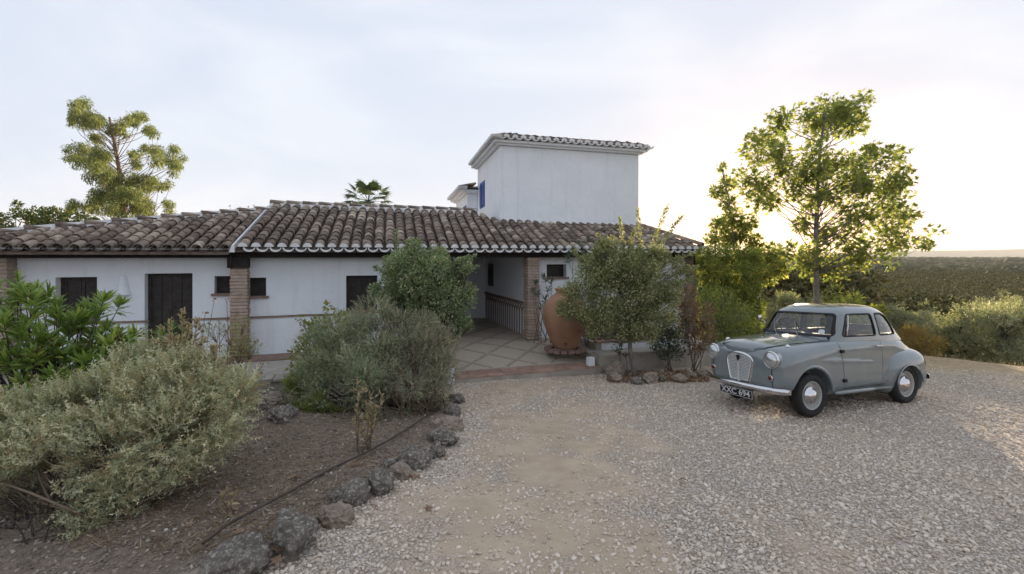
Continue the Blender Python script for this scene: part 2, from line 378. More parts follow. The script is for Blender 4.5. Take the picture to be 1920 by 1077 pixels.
def tilemat(name, attr_rnd):
    m, t, b, out = newmat(name)
    if attr_rnd: r = N(t, 'ShaderNodeAttribute', attribute_name='rnd').outputs['Fac']
    else: r = N(t, 'ShaderNodeObjectInfo').outputs['Random']
    base = ramp(t, r, [(0, (.17, .135, .112)), (.35, (.255, .20, .163)), (.7, (.35, .275, .222)), (.9, (.46, .37, .30)), (1, (.58, .50, .41))])
    g = N(t, 'ShaderNodeNewGeometry').outputs['Position']
    dirt = ramp(t, tex_noise(t, 7, 7, .7, g), [(.36, (.16, .15, .145)), (.62, (1, 1, 1))])
    c = mixc(t, .62, base, mixc(t, 1., base, dirt, 'MULTIPLY'))
    lich = ramp(t, tex_noise(t, 26, 5, .7, g), [(.60, (0, 0, 0)), (.70, (1, 1, 1))])
    c = mixc(t, mixc(t, 1.0, lich, (.55, .55, .55), 'MULTIPLY'), c, (.34, .32, .27))
    t.links.new(c, b.inputs['Base Color']); b.inputs['Roughness'].default_value = .9; b.inputs['Specular IOR Level'].default_value = .2
    bump(t, b, tex_noise(t, 70, 6, .65, g), .5, .008); return m
M['tile'] = tilemat('weathered_roof_tile', False); M['tile_a'] = tilemat('weathered_roof_tile_mass', True)

house = empty('farmhouse', H(-2, 3, ZT), 'long white farmhouse with weathered clay tile roofs, brick columns and a square upper storey', 'house')

def wall(name, u0, u1, z0, z1, v, holes, parent, mat, th=.3, reveal=.24):
    """plastered wall in plane v with real openings; holes: (ua, ub, za, zb)"""
    us = sorted({u0, u1, *[h[0] for h in holes], *[h[1] for h in holes]}); zs = sorted({z0, z1, *[h[2] for h in holes], *[h[3] for h in holes]})
    mb = MB()
    for a, b in zip(us, us[1:]):
        for c, d in zip(zs, zs[1:]):
            um, zm = (a+b)/2, (c+d)/2
            if any(h[0] < um < h[1] and h[2] < zm < h[3] for h in holes): continue
            mb.add([H(a, v, c), H(b, v, c), H(b, v, d), H(a, v, d)], [(0, 1, 2, 3)])
    for a, b, c, d in holes:
        p = [H(a, v, c), H(b, v, c), H(b, v, d), H(a, v, d)]; q = [H(a, v+reveal, c), H(b, v+reveal, c), H(b, v+reveal, d), H(a, v+reveal, d)]
        for i in range(4): j = (i+1) % 4; mb.add([p[i], q[i], q[j], p[j]], [(0, 1, 2, 3)])
    # back and ends so the wall has thickness
    w = v+th; mb.add([H(u0, w, z0), H(u1, w, z0), H(u1, w, z1), H(u0, w, z1)], [(3, 2, 1, 0)])
    for u in (u0, u1): mb.add([H(u, v, z0), H(u, w, z0), H(u, w, z1), H(u, v, z1)], [(0, 1, 2, 3)])
    mb.add([H(u0, v, z1), H(u1, v, z1), H(u1, w, z1), H(u0, w, z1)], [(0, 1, 2, 3)])
    return mb.build(name, mat, parent)
def hbox(mb, u0, u1, v0, v1, z0, z1, mi=0):
    return mb.hexa([H(u0, v0, z0), H(u1, v0, z0), H(u1, v1, z0), H(u0, v1, z0), H(u0, v0, z1), H(u1, v0, z1), H(u1, v1, z1), H(u0, v1, z1)], mi)
def hpart(name, mat, parent, *b):
    mb = MB(); hbox(mb, *b); return mb.build(name, mat, parent)

VW = .13                                        # wall plane (columns stand at v = 0)
ZB = 2.16                                       # underside of the eave beam
UPL = -2.55                                     # left side of the passage (behind the round bush)
UPR = .06                                       # right side of the passage
def hole(x0, x1, y0, y1): return (fu(x0, VW), fu(x1, VW), fz((x0+x1)/2, y1, VW), fz((x0+x1)/2, y0, VW))
h_win1 = hole(104, 182, 520, 601); h_door = hole(271, 361, 513, 690); h_door = (h_door[0], h_door[1], ZT+.01, h_door[3])
h_wa = hole(402, 437, 518, 551); h_wb = hole(466, 499, 521, 556); h_wc = hole(649, 708, 517, 583)
h_wr = hole(1025, 1062, 496, 520); h_wr2 = hole(1180, 1225, 500, 535)
wl = wall('front_wall', fu(-140, VW), UPL, ZT-.25, 2.42, VW, [h_win1, h_door, h_wa, h_wb, h_wc], house, M['plaster'])
wr = wall('front_wall', UPR+.02, fu(1300, VW), ZT-.25, 2.42, VW, [h_wr, h_wr2], house, M['plaster'])
def window(h, leaves=2, grid=False):
    a, b, c, d = h; v0 = VW+.17
    fr = MB(); w = .045
    for u0, u1, z0, z1 in ((a+.004, a+w, c+.004, d-.004), (b-w, b-.004, c+.004, d-.004), (a+w, b-w, c+.004, c+w), (a+w, b-w, d-w, d-.004)): hbox(fr, u0, u1, v0, v0+.06, z0, z1)
    o = fr.build('window', M['wood_dark'], house)
    n = leaves; W = (b-a-2*w)/n
    for i in range(n):
        u0 = a+w+i*W+.004; u1 = a+w+(i+1)*W-.004
        s = MB(); hbox(s, u0, u1, v0+.022, v0+.05, c+w+.002, d-w-.002)
        hbox(s, u0, u0+.05, v0+.008, v0+.024, c+w+.002, d-w-.002); hbox(s, u1-.05, u1, v0+.008, v0+.024, c+w+.002, d-w-.002)
        hbox(s, u0+.05, u1-.05, v0+.008, v0+.024, c+w+.002, c+w+.06); hbox(s, u0+.05, u1-.05, v0+.008, v0+.024, d-w-.06, d-w-.002)
        s.build('shutter', M['wood_dark'], o)
    return o
def sill(h, t=.05, over=.05):
    s = MB(); hbox(s, h[0]-over, h[1]+over, VW-.06, VW+.16, h[2]-t, h[2]+.006); s.build('sill', M['brick_band'], house)
for h in (h_win1, h_wc): window(h); sill(h)
for h in (h_wa, h_wb, h_wr, h_wr2): window(h, 1); sill(h, .04)
# door of dark planks
a, b, c, d = h_door
dfr = MB(); v0 = VW+.17
hbox(dfr, a+.004, a+.06, v0, v0+.07, c, d-.004); hbox(dfr, b-.06, b-.004, v0, v0+.07, c, d-.004); hbox(dfr, a+.06, b-.06, v0, v0+.07, d-.06, d-.004)
door = dfr.build('door', M['wood_dark'], house)
W = (b-a-.12)/4
for i in range(4): hpart('plank', M['wood_dark'], door, a+.06+i*W+.004, a+.06+(i+1)*W-.004, v0+.015+.006*(i % 2), v0+.05, c+.01, d-.062)
kn = MB(); kn.lathe([(0, 0), (.022, 0), (.022, .03), (0, .035)], H((a+b)/2+.05, v0-.02, c+1.0), 10, M=Matrix.Rotation(R(90), 4, 'X')); kn.build('knob', pmat('aged_iron', (.05, .05, .05), (.12, .11, .1), 20, .5, .2, metal=.7), door)
# brick string course round the wall, in lengths between openings
zc = fz(475, 595, VW)
cuts = [fu(-140, VW), h_door[0], h_door[1], UPL]
for u0, u1 in ((cuts[0], h_win1[0]-.06), (h_win1[1]+.06, cuts[1]+.06), (cuts[2]-.02, h_wc[0]-.06), (h_wc[1]+.06, UPL)):
    n = max(1, int((u1-u0)/.3)); L = (u1-u0)/n
    sc_ = MB(); hbox(sc_, u0, u1, VW-.012, VW+.05, zc-.022, zc+.016); band = sc_.build('string_course', M['mortar_grey'], house)
    for i in range(n):
        j = random.uniform(-.004, .004); hpart('brick', M['brick_band'], band, u0+i*L+.003, u0+(i+1)*L-.003, VW-.024+j, VW+.05, zc-.021+j, zc+.018+j)
# wooden beam under the eave, plank above it
bm_ = MB(); bu = [fu(-140, -.12), fu(230, -.12), fu(436, -.12), -1.2, 1.4, fu(1312, -.12)]
for u0, u1 in zip(bu, bu[1:]): hpart('eave_beam', M['wood_beam'], house, u0+.004, u1-.004, -.17, VW+.05, ZB, ZB+.15)
hpart('eave_board', pmat('limewashed_board', (.34, .33, .32), (.48, .47, .46), 5, .9, .3, 40), house, bu[0], bu[-1]+.05, -.36, -.172, ZB+.152, ZB+.185)
# engaged brick columns
BR = MB(); BR.box((0, 0, 0), (.31, .31, .05)); bm2 = bmesh.new(); bme = BR.mesh('brick'); bm2.from_mesh(bme); bmesh.ops.bevel(bm2, geom=bm2.edges[:], offset=.009, segments=1, affect='EDGES'); bm2.to_mesh(bme); bm2.free(); bme.materials.append(M['brick_thin'])
RZ1 = Matrix.Rotation(A1, 4, 'Z')
for px in (2, 450, 997, 1300):
    u = fu(px, -.02)
    core = MB(); hbox(core, u-.142, u+.142, -.15, .14, ZT-.2, ZB); c_ = core.build('column', M['mortar_grey'], house)
    n = 29; dz = (ZB-.01-(ZT+.03))/n
    if px == 450: n -= 3
    for i in range(n):
        z = ZT+.03+dz*(i+.5); s = 1+random.uniform(-.03, .03)+(.10 if i < 3 else 0)
        link('brick', bme, c_, None, Matrix.Translation(H(u+random.uniform(-.006, .006), -.005+random.uniform(-.006, .006), z)) @ RZ1 @ Matrix.Rotation(random.uniform(-.015, .015), 4, 'Z') @ Matrix.Diagonal((s, s, dz/.068*1.05, 1)))
    if px == 450: hpart('corbel', M['wood_beam'], house, u-.19, u+.16, -.22, .12, ZB-.20, ZB-.004)
    if px == 1300: hpart('corbel', M['wood_beam'], house, u-.1, u+.30, -.20, .12, ZB-.22, ZB-.004)
# downpipes
for px in (230, 433):
    u = fu(px, -.24); dp = MB(); dp.tube([H(u, -.24, ZB+.23), H(u, -.24, ZB-.01 if px == 230 else ZB-.21)], .014, 6); dp.build('drain_pipe', M['wood_dark'], house)

# ---------------------------------------------------------------- passage under the roof
PD = D2.copy(); VB = 4.45
pw = MB()
def P4(a, b, z0, z1, th):
    n = UP.cross((b-a).normalized())*th
    return pw.hexa([a+UP*z0, b+UP*z0, b+n+UP*z0, a+n+UP*z0, a+UP*z1, b+UP*z1, b+n+UP*z1, a+n+UP*z1])
def hb2(name, mat, *b): return hpart(name, mat, house, *b)
rw = hb2('passage_wall', M['plaster'], UPR, UPR+.02+.0, .152, VB, ZT-.1, 2.42)
rw2 = hb2('passage_wall', M['plaster'], UPR+.02, UPR+.28, VW+.302, VB, ZT-.1, 2.42)
hb2('passage_wall', M['plaster'], UPL-.28, UPL, VW+.302, VB, ZT-.1, 2.42)
hb2('passage_wall', M['plaster'], UPL-.28, UPR+.28, VB+.004, VB+.25, ZT-.1, 2.6)
hb2('passage_ceiling', M['wood_beam'], UPL+.002, UPR-.002, VW-.1, VB, 2.36, 2.40)
for i in range(8): hb2('ceiling_joist', M['wood_beam'], UPL+.002, UPR-.002, .6+i*.5, .69+i*.5, 2.26, 2.357)
# back door of the passage, white, and a dark window high in the right wall
dd = hb2('passage_door', M['plaster'], UPL+.9, UPL+1.9, VB-.05, VB-.002, ZT+.01, ZT+1.85)
for q in range(2):
    for k in range(2): hpart('panel', M['plaster'], dd, UPL+.98+q*.46, UPL+1.36+q*.46, VB-.065, VB-.052, ZT+.12+k*.85, ZT+.85+k*.85)
knb = MB(); knb.lathe([(0, 0), (.03, .01), (.03, .035), (0, .05)], H(UPL+1.72, VB-.07, ZT+.95), 10, M=Matrix.Rotation(R(90), 4, 'X')); knb.build('knob', M['wood_dark'], dd)
hb2('passage_window', M['wood_dark'], UPR-.03, UPR-.003, VB-1.0, VB-.45, 1.25, 1.95)
# dado of interlaced pointed arches on the right-hand wall
z0d, z1d = ZT, ZT+.80
dado = hb2('dado_rail', M['brick_band'], UPR-.035, UPR-.003, .16, VB-.02, z1d, z1d+.055)
nst = 21; sp = (VB-.25)/nst
for i in range(nst):
    v = .22+i*sp; ar = MB()
    hw = .017; x0 = UPR-.022; x1 = UPR-.004
    hbox(ar, x0, x1, v-hw, v+hw, z0d, z1d-.26)
    # pointed arch to the strip after next
    def arc(sgn, vs):
        prev = None
        for k in range(7):
            w = k/6*R(62); rr = sp*1.9
            vv = vs+sgn*(rr-rr*math.cos(w)); zz = z1d-.26+.26*math.sin(w)/math.sin(R(62))
            if prev and min(vv, prev[0]) > .17 and max(vv, prev[0]) < VB-.03:
                ar.hexa([H(x0, prev[0]-hw, prev[1]), H(x1, prev[0]-hw, prev[1]), H(x1, prev[0]+hw, prev[1]), H(x0, prev[0]+hw, prev[1]), H(x0, vv-hw, zz), H(x1, vv-hw, zz), H(x1, vv+hw, zz), H(x0, vv+hw, zz)])
            prev = (vv, zz)
    arc(1, v); x0 = UPR-.019; arc(-1, v)
    ar.build('arch', M['brick_band'], dado)

# ---------------------------------------------------------------- terrace, threshold, passage floor (setting)
VF = -2.32
def st(name, mat, *b): o = hpart(name, mat, None, *b); props(o, kind='structure'); return o
ter1 = st('terrace', M['concrete'], fu(-140, VF), UPL+.1, VF, VW+.1, -.6, ZT)
ter2 = st('terrace', M['concrete'], UPR+.5, fu(1345, VF)+.6, VF, VW+.1, -.6, ZT)
# coping stones along the edge, brick course against the wall, gravel strip between
for (ua, ub, tr) in ((fu(-140, VF), UPL+.1, ter1), (UPR+.52, fu(1345, VF)+.55, ter2)):
    n = int((ub-ua)/.42); L = (ub-ua)/n
    for i in range(n):
        j = random.uniform(-.008, .008); hpart('coping_stone', M['concrete'], tr, ua+i*L+.004, ua+(i+1)*L-.004, VF-.04+j, VF+.34, ZT+.003, ZT+.045+j)
    n = int((ub-ua)/.28); L = (ub-ua)/n
    for i in range(n):
        if not (tr is ter2 and i*L+ua > 2.2):
            hpart('brick', M['brick_band'], tr, ua+i*L+.003, ua+(i+1)*L-.003, -.62, VW-.16, ZT+.003, ZT+.03+random.uniform(-.003, .003))
# passage floor: ramps up gently from the threshold
fl = MB(); fa, fb = UPL+.1, UPR+.5
def fzv(v): return -.02+(ZT+.02)*float(sstep(-2.4, .1, v))
vs_ = [-1.92, -1.4, -.9, -.4, .1, .6, 2.5, VB]
for v0_, v1_ in zip(vs_, vs_[1:]):
    fl.add([H(fa, v0_, fzv(v0_)), H(fb if v1_ < .7 else UPR, v0_, fzv(v0_)), H(fb if v1_ < .7 else UPR, v1_, fzv(v1_)), H(fa, v1_, fzv(v1_))], [(0, 1, 2, 3)])
fl.add([H(fa, -1.92, -.5), H(fb, -1.92, -.5), H(fb, -1.92, fzv(-1.92)), H(fa, -1.92, fzv(-1.92))], [(0, 1, 2, 3)])
pfloor = props(fl.build('passage_floor', M['pebble_floor'], None), kind='structure')
# diagonal brick ribs dividing the pebble floor
def rib(p, q):
    n = max(2, int((Vector(p)-Vector(q)).length/.22))
    for i in range(n):
        a = Vector(p).lerp(Vector(q), i/n); b = Vector(p).lerp(Vector(q), (i+1)/n)
        if not (fa+.05 < min(a.x, b.x) and max(a.x, b.x) < fb-.05 and -1.9 < a.y < VB-.1 and -1.9 < b.y < VB-.1): continue
        if max(a.y, b.y) > .2 and max(a.x, b.x) > UPR-.05: continue
        t_ = (b-a).normalized(); s_ = Vector((-t_.y, t_.x))*.035; a = a+t_*.006; b = b-t_*.006
        m_ = MB(); q4 = [a-s_, b-s_, b+s_, a+s_]
        m_.hexa([H(w.x, w.y, fzv(w.y)-.01) for w in q4]+[H(w.x, w.y, fzv(w.y)+.008) for w in q4]); m_.build('brick', M['brick_floor'], pfloor)
for k in range(-4, 9):
    rib((fa-1+k*.95, -2.2), (fa-1+k*.95+6, 4.4)); rib((fa-1+k*.95, 4.4), (fa-1+k*.95+6, -2.2))
# threshold of red clay pavers
th = MB(); hbox(th, fa, fb, VF-.1, -1.925, -.5, -.035); thr_ = props(th.build('threshold', M['concrete'], None), kind='structure')
n = 9; L = (fb-fa)/n
for i in range(n):
    for r_ in range(2):
        j = random.uniform(-.003, .003); v0_ = VF-.11+r_*.25; hpart('paver', M['brick_red'], thr_, fa+i*L+.005, fa+(i+1)*L-.005, v0_+.003, v0_+.245, -.034, -.014+j)
# planter with white front under the right-hand wall
pl = empty('planter', H(2.5, -.8, ZT), 'low white planter with brick coping under the right-hand house wall', 'planter')
ua, vv_ = fuv(1128, 657, ZT); ub = fu(1300, vv_)
hpart('front_wall', M['plaster'], pl, ua, ub, vv_, vv_+.12, ZT, ZT+.15)
hpart('side_wall', M['concrete'], pl, ua-.12, ua-.002, vv_+.02, VW-.17, ZT, ZT+.15)
hpart('soil', pmat('dark_planter_soil', (.06, .045, .03), (.13, .10, .07), 12, .95, .8, 40, .1, dist=.03), pl, ua, ub, vv_+.122, VW-.03, ZT+.01, ZT+.13)
n = int((ub-ua+.12)/.26)
for i in range(n):
    L = (ub-ua+.12)/n; hpart('coping_brick', M['brick_red'], pl, ua-.12+i*L+.004, ua-.12+(i+1)*L-.004, vv_-.02, vv_+.15, ZT+.153, ZT+.195+random.uniform(-.004, .004))
hpart('brick_kerb', M['brick_red'], pl, ua+.4, ub, VW-.12, VW-.02, ZT+.15, ZT+.42)
# white painted marker stone at the corner of the threshold
wm = MB(); hbox(wm, -.08, .08, -.08, .08, 0, .16); u_, v_ = fuv(1108, 684, .0)
mk = MB(); hbox(mk, u_-.075, u_+.06, v_-.05, v_+.06, -.1, .15)
mk.add([], []); props(mk.build('marker_stone', M['plaster'], None), 'small white painted marker stone at the right end of the threshold', 'marker')
mk2 = MB(); u_, v_ = fuv(846, 690, .02); hbox(mk2, UPL-.0, UPL+.12, VF-.13, VF-.02, -.12, .16)
props(mk2.build('marker_stone', M['plaster'], None), 'white painted marker stone at the left end of the threshold beside the shrub', 'marker')

# ---------------------------------------------------------------- roofs
SL = .36; VE = -.40; ZE = ZB+.225
EO = HO+D2*VE
def RF(u, s, dz=0.): return EO+D1*u+DR*s+UP*(ZE+SL*s+dz)
RN = D1.cross(DR+UP*SL).normalized()
def on_roof(px, py, dz=0.):
    d = Vector(ray(px, py)); o = Vector((0, 0, CAMZ)); p0 = RF(0, 0, dz)
    p = o+d*((p0-o).dot(RN)/d.dot(RN)); q = p-p0
    # solve q = D1*u + DR*s in plan
    det = D1.x*DR.y-D1.y*DR.x; u = (q.x*DR.y-q.y*DR.x)/det; s = (D1.x*q.y-D1.y*q.x)/det
    return u, s
def poly(pxs, dz=0.): return [on_roof(x, y, dz) for x, y in pxs]
DZL = -.05
uv_verge = on_roof(437, 462)[0]
top_l = poly([(-90, 452), (100, 433), (300, 415.5), (508, 397.5)], DZL)
top_m = poly([(567, 389), (893, 401), (938, 417.5), (1197, 426.5)])
u_r = on_roof(1316, 466)[0]
top_m[0] = (uv_verge, top_m[0][1]); hip = (u_r, .02)
def s_top(top, u):
    return float(np.interp(u, [p[0] for p in top], [p[1] for p in top]))
DUT = .232; TL = .40; EXP = .245
def tile_mesh(name, r0=.096, r1=.080, L=TL, th=.015, n=7):
    """half-round clay tile, wide end at the origin, running along +Y"""
    mb = MB(); vs = []
    for y, r in ((0, r0), (L, r1)):
        for rr in (r, r-th):
            for k in range(n+1):
                w = math.pi*k/n; vs.append((rr*math.cos(w), y, rr*math.sin(w)*.92))
    q = n+1; fs = []
    for k in range(n):
        fs += [(k, k+1, 2*q+k+1, 2*q+k)[::-1], (q+k, q+k+1, 3*q+k+1, 3*q+k), (k, k+1, q+k+1, q+k)]
    fs += [(0, q, 3*q, 2*q), (n, 2*q+n, 3*q+n, q+n)]
    mb.add(vs, fs, 0, False); me = mb.mesh(name)
    return me
TILE = [tile_mesh('roof_tile', .096+d, .080+d) for d in (0, .004, -.003)]
for t_ in TILE:
    t_.materials.append(M['tile'])
    pf = np.zeros(len(t_.polygons), bool); pf[:] = False
    for p_ in t_.polygons: p_.use_smooth = (p_.index % 3 != 2) and p_.index < 21
TV = [np.array([v.co[:] for v in t_.vertices]) for t_ in TILE]; TF = np.array([[*p.vertices] for p in TILE[0].polygons])
RB = Matrix((D1, (DR+UP*SL).normalized(), RN)).transposed().to_4x4()
def roof(name, top, u0, u1, dz, white, offs, right_hip=None):
    """base sheet with pan channels, cover tiles as (matrix, distance) list"""
    tiles = []; us = []
    u = u0+DUT*.5+offs
    while u < u1-.02:
        us.append(u); u += DUT
    base = MB(); n = 6
    def smax(u):
        s = s_top(top, u)
        if right_hip and u > top[-1][0]: s = max(0, top[-1][1]+(right_hip[1]-top[-1][1])*(u-top[-1][0])/(right_hip[0]-top[-1][0]))
        return s
    # pans: trough between the covers
    for u in us+[us[-1]+DUT]:
        c = u-DUT/2; S = smax(min(max(c, u0), u1))
        if S < .06: continue
        for k in range(n):
            w0, w1 = math.pi*k/n, math.pi*(k+1)/n
            p = [(c-.1*math.cos(w), -.075*math.sin(w)) for w in (w0, w1)]
            base.add([RF(p[0][0], -.02, dz+.02+p[0][1]), RF(p[1][0], -.02, dz+.02+p[1][1]), RF(p[1][0], S, dz+.02+p[1][1]), RF(p[0][0], S, dz+.02+p[0][1])], [(0, 1, 2, 3)])
    # deck under the pans with thickness, and back slope beyond the top line
    pts = [(u0, 0.0), (u1, 0.0)]+([right_hip] if right_hip else [])+[(max(min(p[0], u1), u0), p[1]) for p in reversed(top)]
    tp = [RF(u, s, dz-.065) for u, s in pts]; bt = [p-UP*.05 for p in tp]; k = len(tp)
    base.add(tp+bt, [tuple(range(k)), tuple(range(2*k-1, k-1, -1))]+[(i, k+i, k+(i+1) % k, (i+1) % k) for i in range(k)])
    o = base.build(name, M['tile_a'] if not white else M['tile_a'], house)
    for u in us:
        S = smax(u); j = 0; s = -.03+random.uniform(-.01, .01)
        while s < S-.06:
            L = min(TL, S-s+.1)
            Mx = Matrix.Translation(RF(u+random.uniform(-.006, .006), s, dz+.012+.010*(j > 0)+random.uniform(-.004, .006))) @ RB @ Matrix.Rotation(random.uniform(-.035, .035), 4, 'Z') @ Matrix.Rotation(-.045, 4, 'X') @ Matrix.Diagonal((1, L/TL, 1, 1))
            tiles.append((Mx, u, s, o)); s += EXP+random.uniform(-.012, .012); j += 1
        if white:
            # mortar plug closing the first cover, whitewashed end of the pan beside it
            pm = MB(); f = [RF(u+.083*math.cos(math.pi*k/8), -.062, dz+.014+.084*math.sin(math.pi*k/8)) for k in range(9)]
            bk = [p+DR*.09 for p in f]; pm.add(f+bk, [tuple(range(9))[::-1], tuple(range(9, 18))]+[(k, k+1, 10+k, 9+k) for k in range(8)]); pm.build('mortar_plug', M['mortar_white'], o)
        if white:
            c = u+DUT/2; pe = MB(); f0 = []; f1 = []
            for k in range(9):
                w = math.pi*k/8; f0.append((c-.108*math.cos(w), .0-.088*math.sin(w))); f1.append((c-.088*math.cos(w), .0-.064*math.sin(w)))
            for yy in (-.05, .10):
                pass
            A = [RF(x, -.06, dz+z) for x, z in f0]; B = [RF(x, -.06, dz+z) for x, z in f1]; C = [RF(x, .03, dz+z) for x, z in f0]; D_ = [RF(x, .03, dz+z) for x, z in f1]
            for k in range(8): pe.add([A[k], A[k+1], B[k+1], B[k], C[k], C[k+1], D_[k+1], D_[k]], [(3, 2, 1, 0), (0, 1, 5, 4), (7, 6, 2, 3), (4, 5, 6, 7)])
            pe.build('pan_tile_end', M['mortar_white'], o)
    return o, tiles
u_left = on_roof(-95, 470)[0]
ro_l, tl_l = roof('roof', top_l, u_left, uv_verge-.07, DZL, False, 0.0)
ro_m, tl_m = roof('roof', top_m, uv_verge+.06, u_r, 0., True, .0, hip)
alltiles = [(Mx, (Mx.translation-cam.location).length, o) for Mx, u, s, o in tl_l+tl_m]
alltiles.sort(key=lambda a: a[1])
NOBJ = 296
for Mx, d, o in alltiles[:NOBJ]:
    link('roof_tile', random.choice(TILE), o, None, Mx)
def tile_mass(name, lst, parent):
    V = []; Fs = []; rn = []; b = 0
    off = np.array(wloc(parent))
    for Mx in lst:
        A = np.array(Mx); tv = random.choice(TV); w = tv @ A[:3, :3].T+A[:3, 3]-off
        V.append(w); Fs.append(TF+b); b += len(tv); rn.append(np.full(len(tv), random.random()))
    me = np_mesh(name, np.concatenate(V), np.concatenate(Fs), {'rnd': np.concatenate(rn)})
    o = link(name, me, parent, M['tile_a']); o['kind'] = 'stuff'; return o
for ro in (ro_l, ro_m):
    tile_mass('roof_tile', [Mx for Mx, d, o in alltiles[NOBJ:] if o is ro], ro)
# ridge of whitewashed mortar with capping tiles
def ridge(top, ro, dz, i0, i1, cap=True):
    pts = [RF(u, s, dz) for u, s in top[i0:i1+1]]
    for a, b in zip(pts, pts[1:]):
        L = (b-a).length; d = (b-a)/L; n = DR
        r = MB(); r.hexa([a-n*.07-UP*.05, b-n*.07-UP*.05, b+n*.16-UP*.05, a+n*.16-UP*.05, a-n*.02+UP*.13, b-n*.02+UP*.13, b+n*.12+UP*.13, a+n*.12+UP*.13]); r.build('ridge_mortar', M['mortar_white'], ro)
        if not cap: continue
        k = int(L/.36)
        for i in range(k):
            p = a+d*(i*L/k)+n*.05+UP*(.085+.006*random.random()); x = d; z = UP; y = z.cross(x)
            Rm = Matrix((-y, x, z)).transposed().to_4x4()
            link('ridge_tile', TILE[0], ro, None, Matrix.Translation(p) @ Rm @ Matrix.Rotation(-.03, 4, 'X'))
ridge(top_l, ro_l, DZL, 0, 3); ridge(top_m, ro_m, 0, 0, 1)
# whitewashed verge between the two roofs and flashing at the foot of the tower
vg = MB(); s1 = top_m[0][1]
vg.hexa([RF(uv_verge-.06, -.05, -.10), RF(uv_verge+.04, -.05, -.10), RF(uv_verge+.04, s1, -.10), RF(uv_verge-.06, s1, -.10), RF(uv_verge-.015, -.05, .03), RF(uv_verge+.02, -.05, .04), RF(uv_verge+.02, s1, .04), RF(uv_verge-.015, s1, .03)])
vg.build('verge_mortar', M['mortar_white'], ro_m)
ridge([top_m[2], top_m[3]], ro_m, -.06, 0, 1, False)
hp = MB(); a_ = RF(top_m[3][0], top_m[3][1], .0); b_ = RF(hip[0], hip[1], .02)
k = 9
for i in range(k):
    x = (b_-a_).normalized(); p = a_.lerp(b_, i/k); y = UP.cross(x).normalized(); z = x.cross(y)
    link('hip_tile', TILE[0], ro_m, None, Matrix.Translation(b_.lerp(a_, i/k)+UP*.06) @ Matrix((y, -x, z)).transposed().to_4x4())
# back slopes so that the roofs are closed from behind
bs = MB()
for top, dz in ((top_l, DZL), (top_m[:2], 0)):
    for (u0, s0), (u1, s1_) in zip(top, top[1:]):
        a, b = RF(u0, s0, dz), RF(u1, s1_, dz); c, d = a+DR*2.6-UP*.95, b+DR*2.6-UP*.95
        bs.hexa([a-UP*.1, b-UP*.1, d-UP*.1, c-UP*.1, a, b, d, c])
bs.build('back_slope', M['tile_a'], house)

# ---------------------------------------------------------------- upper storey
ta = RF(*top_m[2]); tb = RF(*top_m[3]); ta.z = tb.z = 0
tw_l = 3.75
tc_ = ta+DT*tw_l; td_ = tb+DT*tw_l
zt0 = 2.3; zt1 = 5.21
tw = MB(); tw.hexa([ta+UP*zt0, tb+UP*zt0, td_+UP*zt0, tc_+UP*zt0, ta+UP*zt1, tb+UP*zt1, td_+UP*zt1, tc_+UP*zt1])
tower = tw.build('upper_storey', M['plaster'], house)
TX = (tb-ta).normalized()
def cornice(a, b, c, d, z, name, parent, o=.26):
    x = (b-a).normalized(); y = (d-a).normalized()
    for lo, hi, e in ((z+.03, z+.08, o*.5), (z+.082, z+.145, o)):
        m_ = MB(); q = [a-x*e-y*e, b+x*e-y*e, c+x*e+y*e, d-x*e+y*e]; m_.hexa([p+UP*lo for p in q]+[p+UP*hi for p in q]); m_.build(name, M['plaster'], parent)
cornice(ta, tb, td_, tc_, zt1-.02, 'cornice', tower, .2)
def eave_row(a, b, inward, z, parent, n_up=3, slope=.30, white=True):
    """tiles along the eave from a to b, running inwards"""
    x = (b-a).normalized(); L = (b-a).length; n = int(L/.235); up = (inward+UP*slope).normalized(); nn = x.cross(up).normalized()
    if nn.z < 0: nn = -nn
    xx = up.cross(nn)
    Rm = Matrix((xx, up, nn)).transposed().to_4x4()
    for i in range(n):
        p = a+x*(L/n*(i+.5))+UP*z
        for j in range(n_up):
            if j*EXP > .1+min(i+.5, n-i-.5)*L/n: continue
            link('eave_tile', random.choice(TILE), parent, None, Matrix.Translation(p+up*(j*EXP-.03)+nn*(.01*(j > 0)+random.uniform(-.004, .004))) @ Rm @ Matrix.Rotation(-.045, 4, 'X') @ Matrix.Rotation(random.uniform(-.03, .03), 4, 'Z'))
        pm = MB(); f = [p-inward*.065+x*(.084*math.cos(math.pi*k/7))+UP*(.082*math.sin(math.pi*k/7)) for k in range(8)]; bk = [q+inward*.09 for q in f]
        pm.add(f+bk, [tuple(range(8)), tuple(range(8, 16))[::-1]]+[(k, 8+k, 9+k, k+1) for k in range(7)]); pm.build('mortar_plug', M['mortar_white'], parent)
        c = p+x*(L/n/2); pe = MB()
        A = [c-inward*.075+x*(-.11*math.cos(math.pi*k/6))-UP*(.07*math.sin(math.pi*k/6)-.015) for k in range(7)]; B = [q+UP*.028 for q in A]; A2 = [q+inward*.3 for q in A]; B2 = [q+inward*.3 for q in B]
        for k in range(6): pe.add([A[k], A[k+1], B[k+1], B[k], A2[k], A2[k+1], B2[k+1], B2[k]], [(3, 2, 1, 0), (0, 1, 5, 4), (7, 6, 2, 3)])
        pe.build('pan_tile_end', M['mortar_white'], parent)
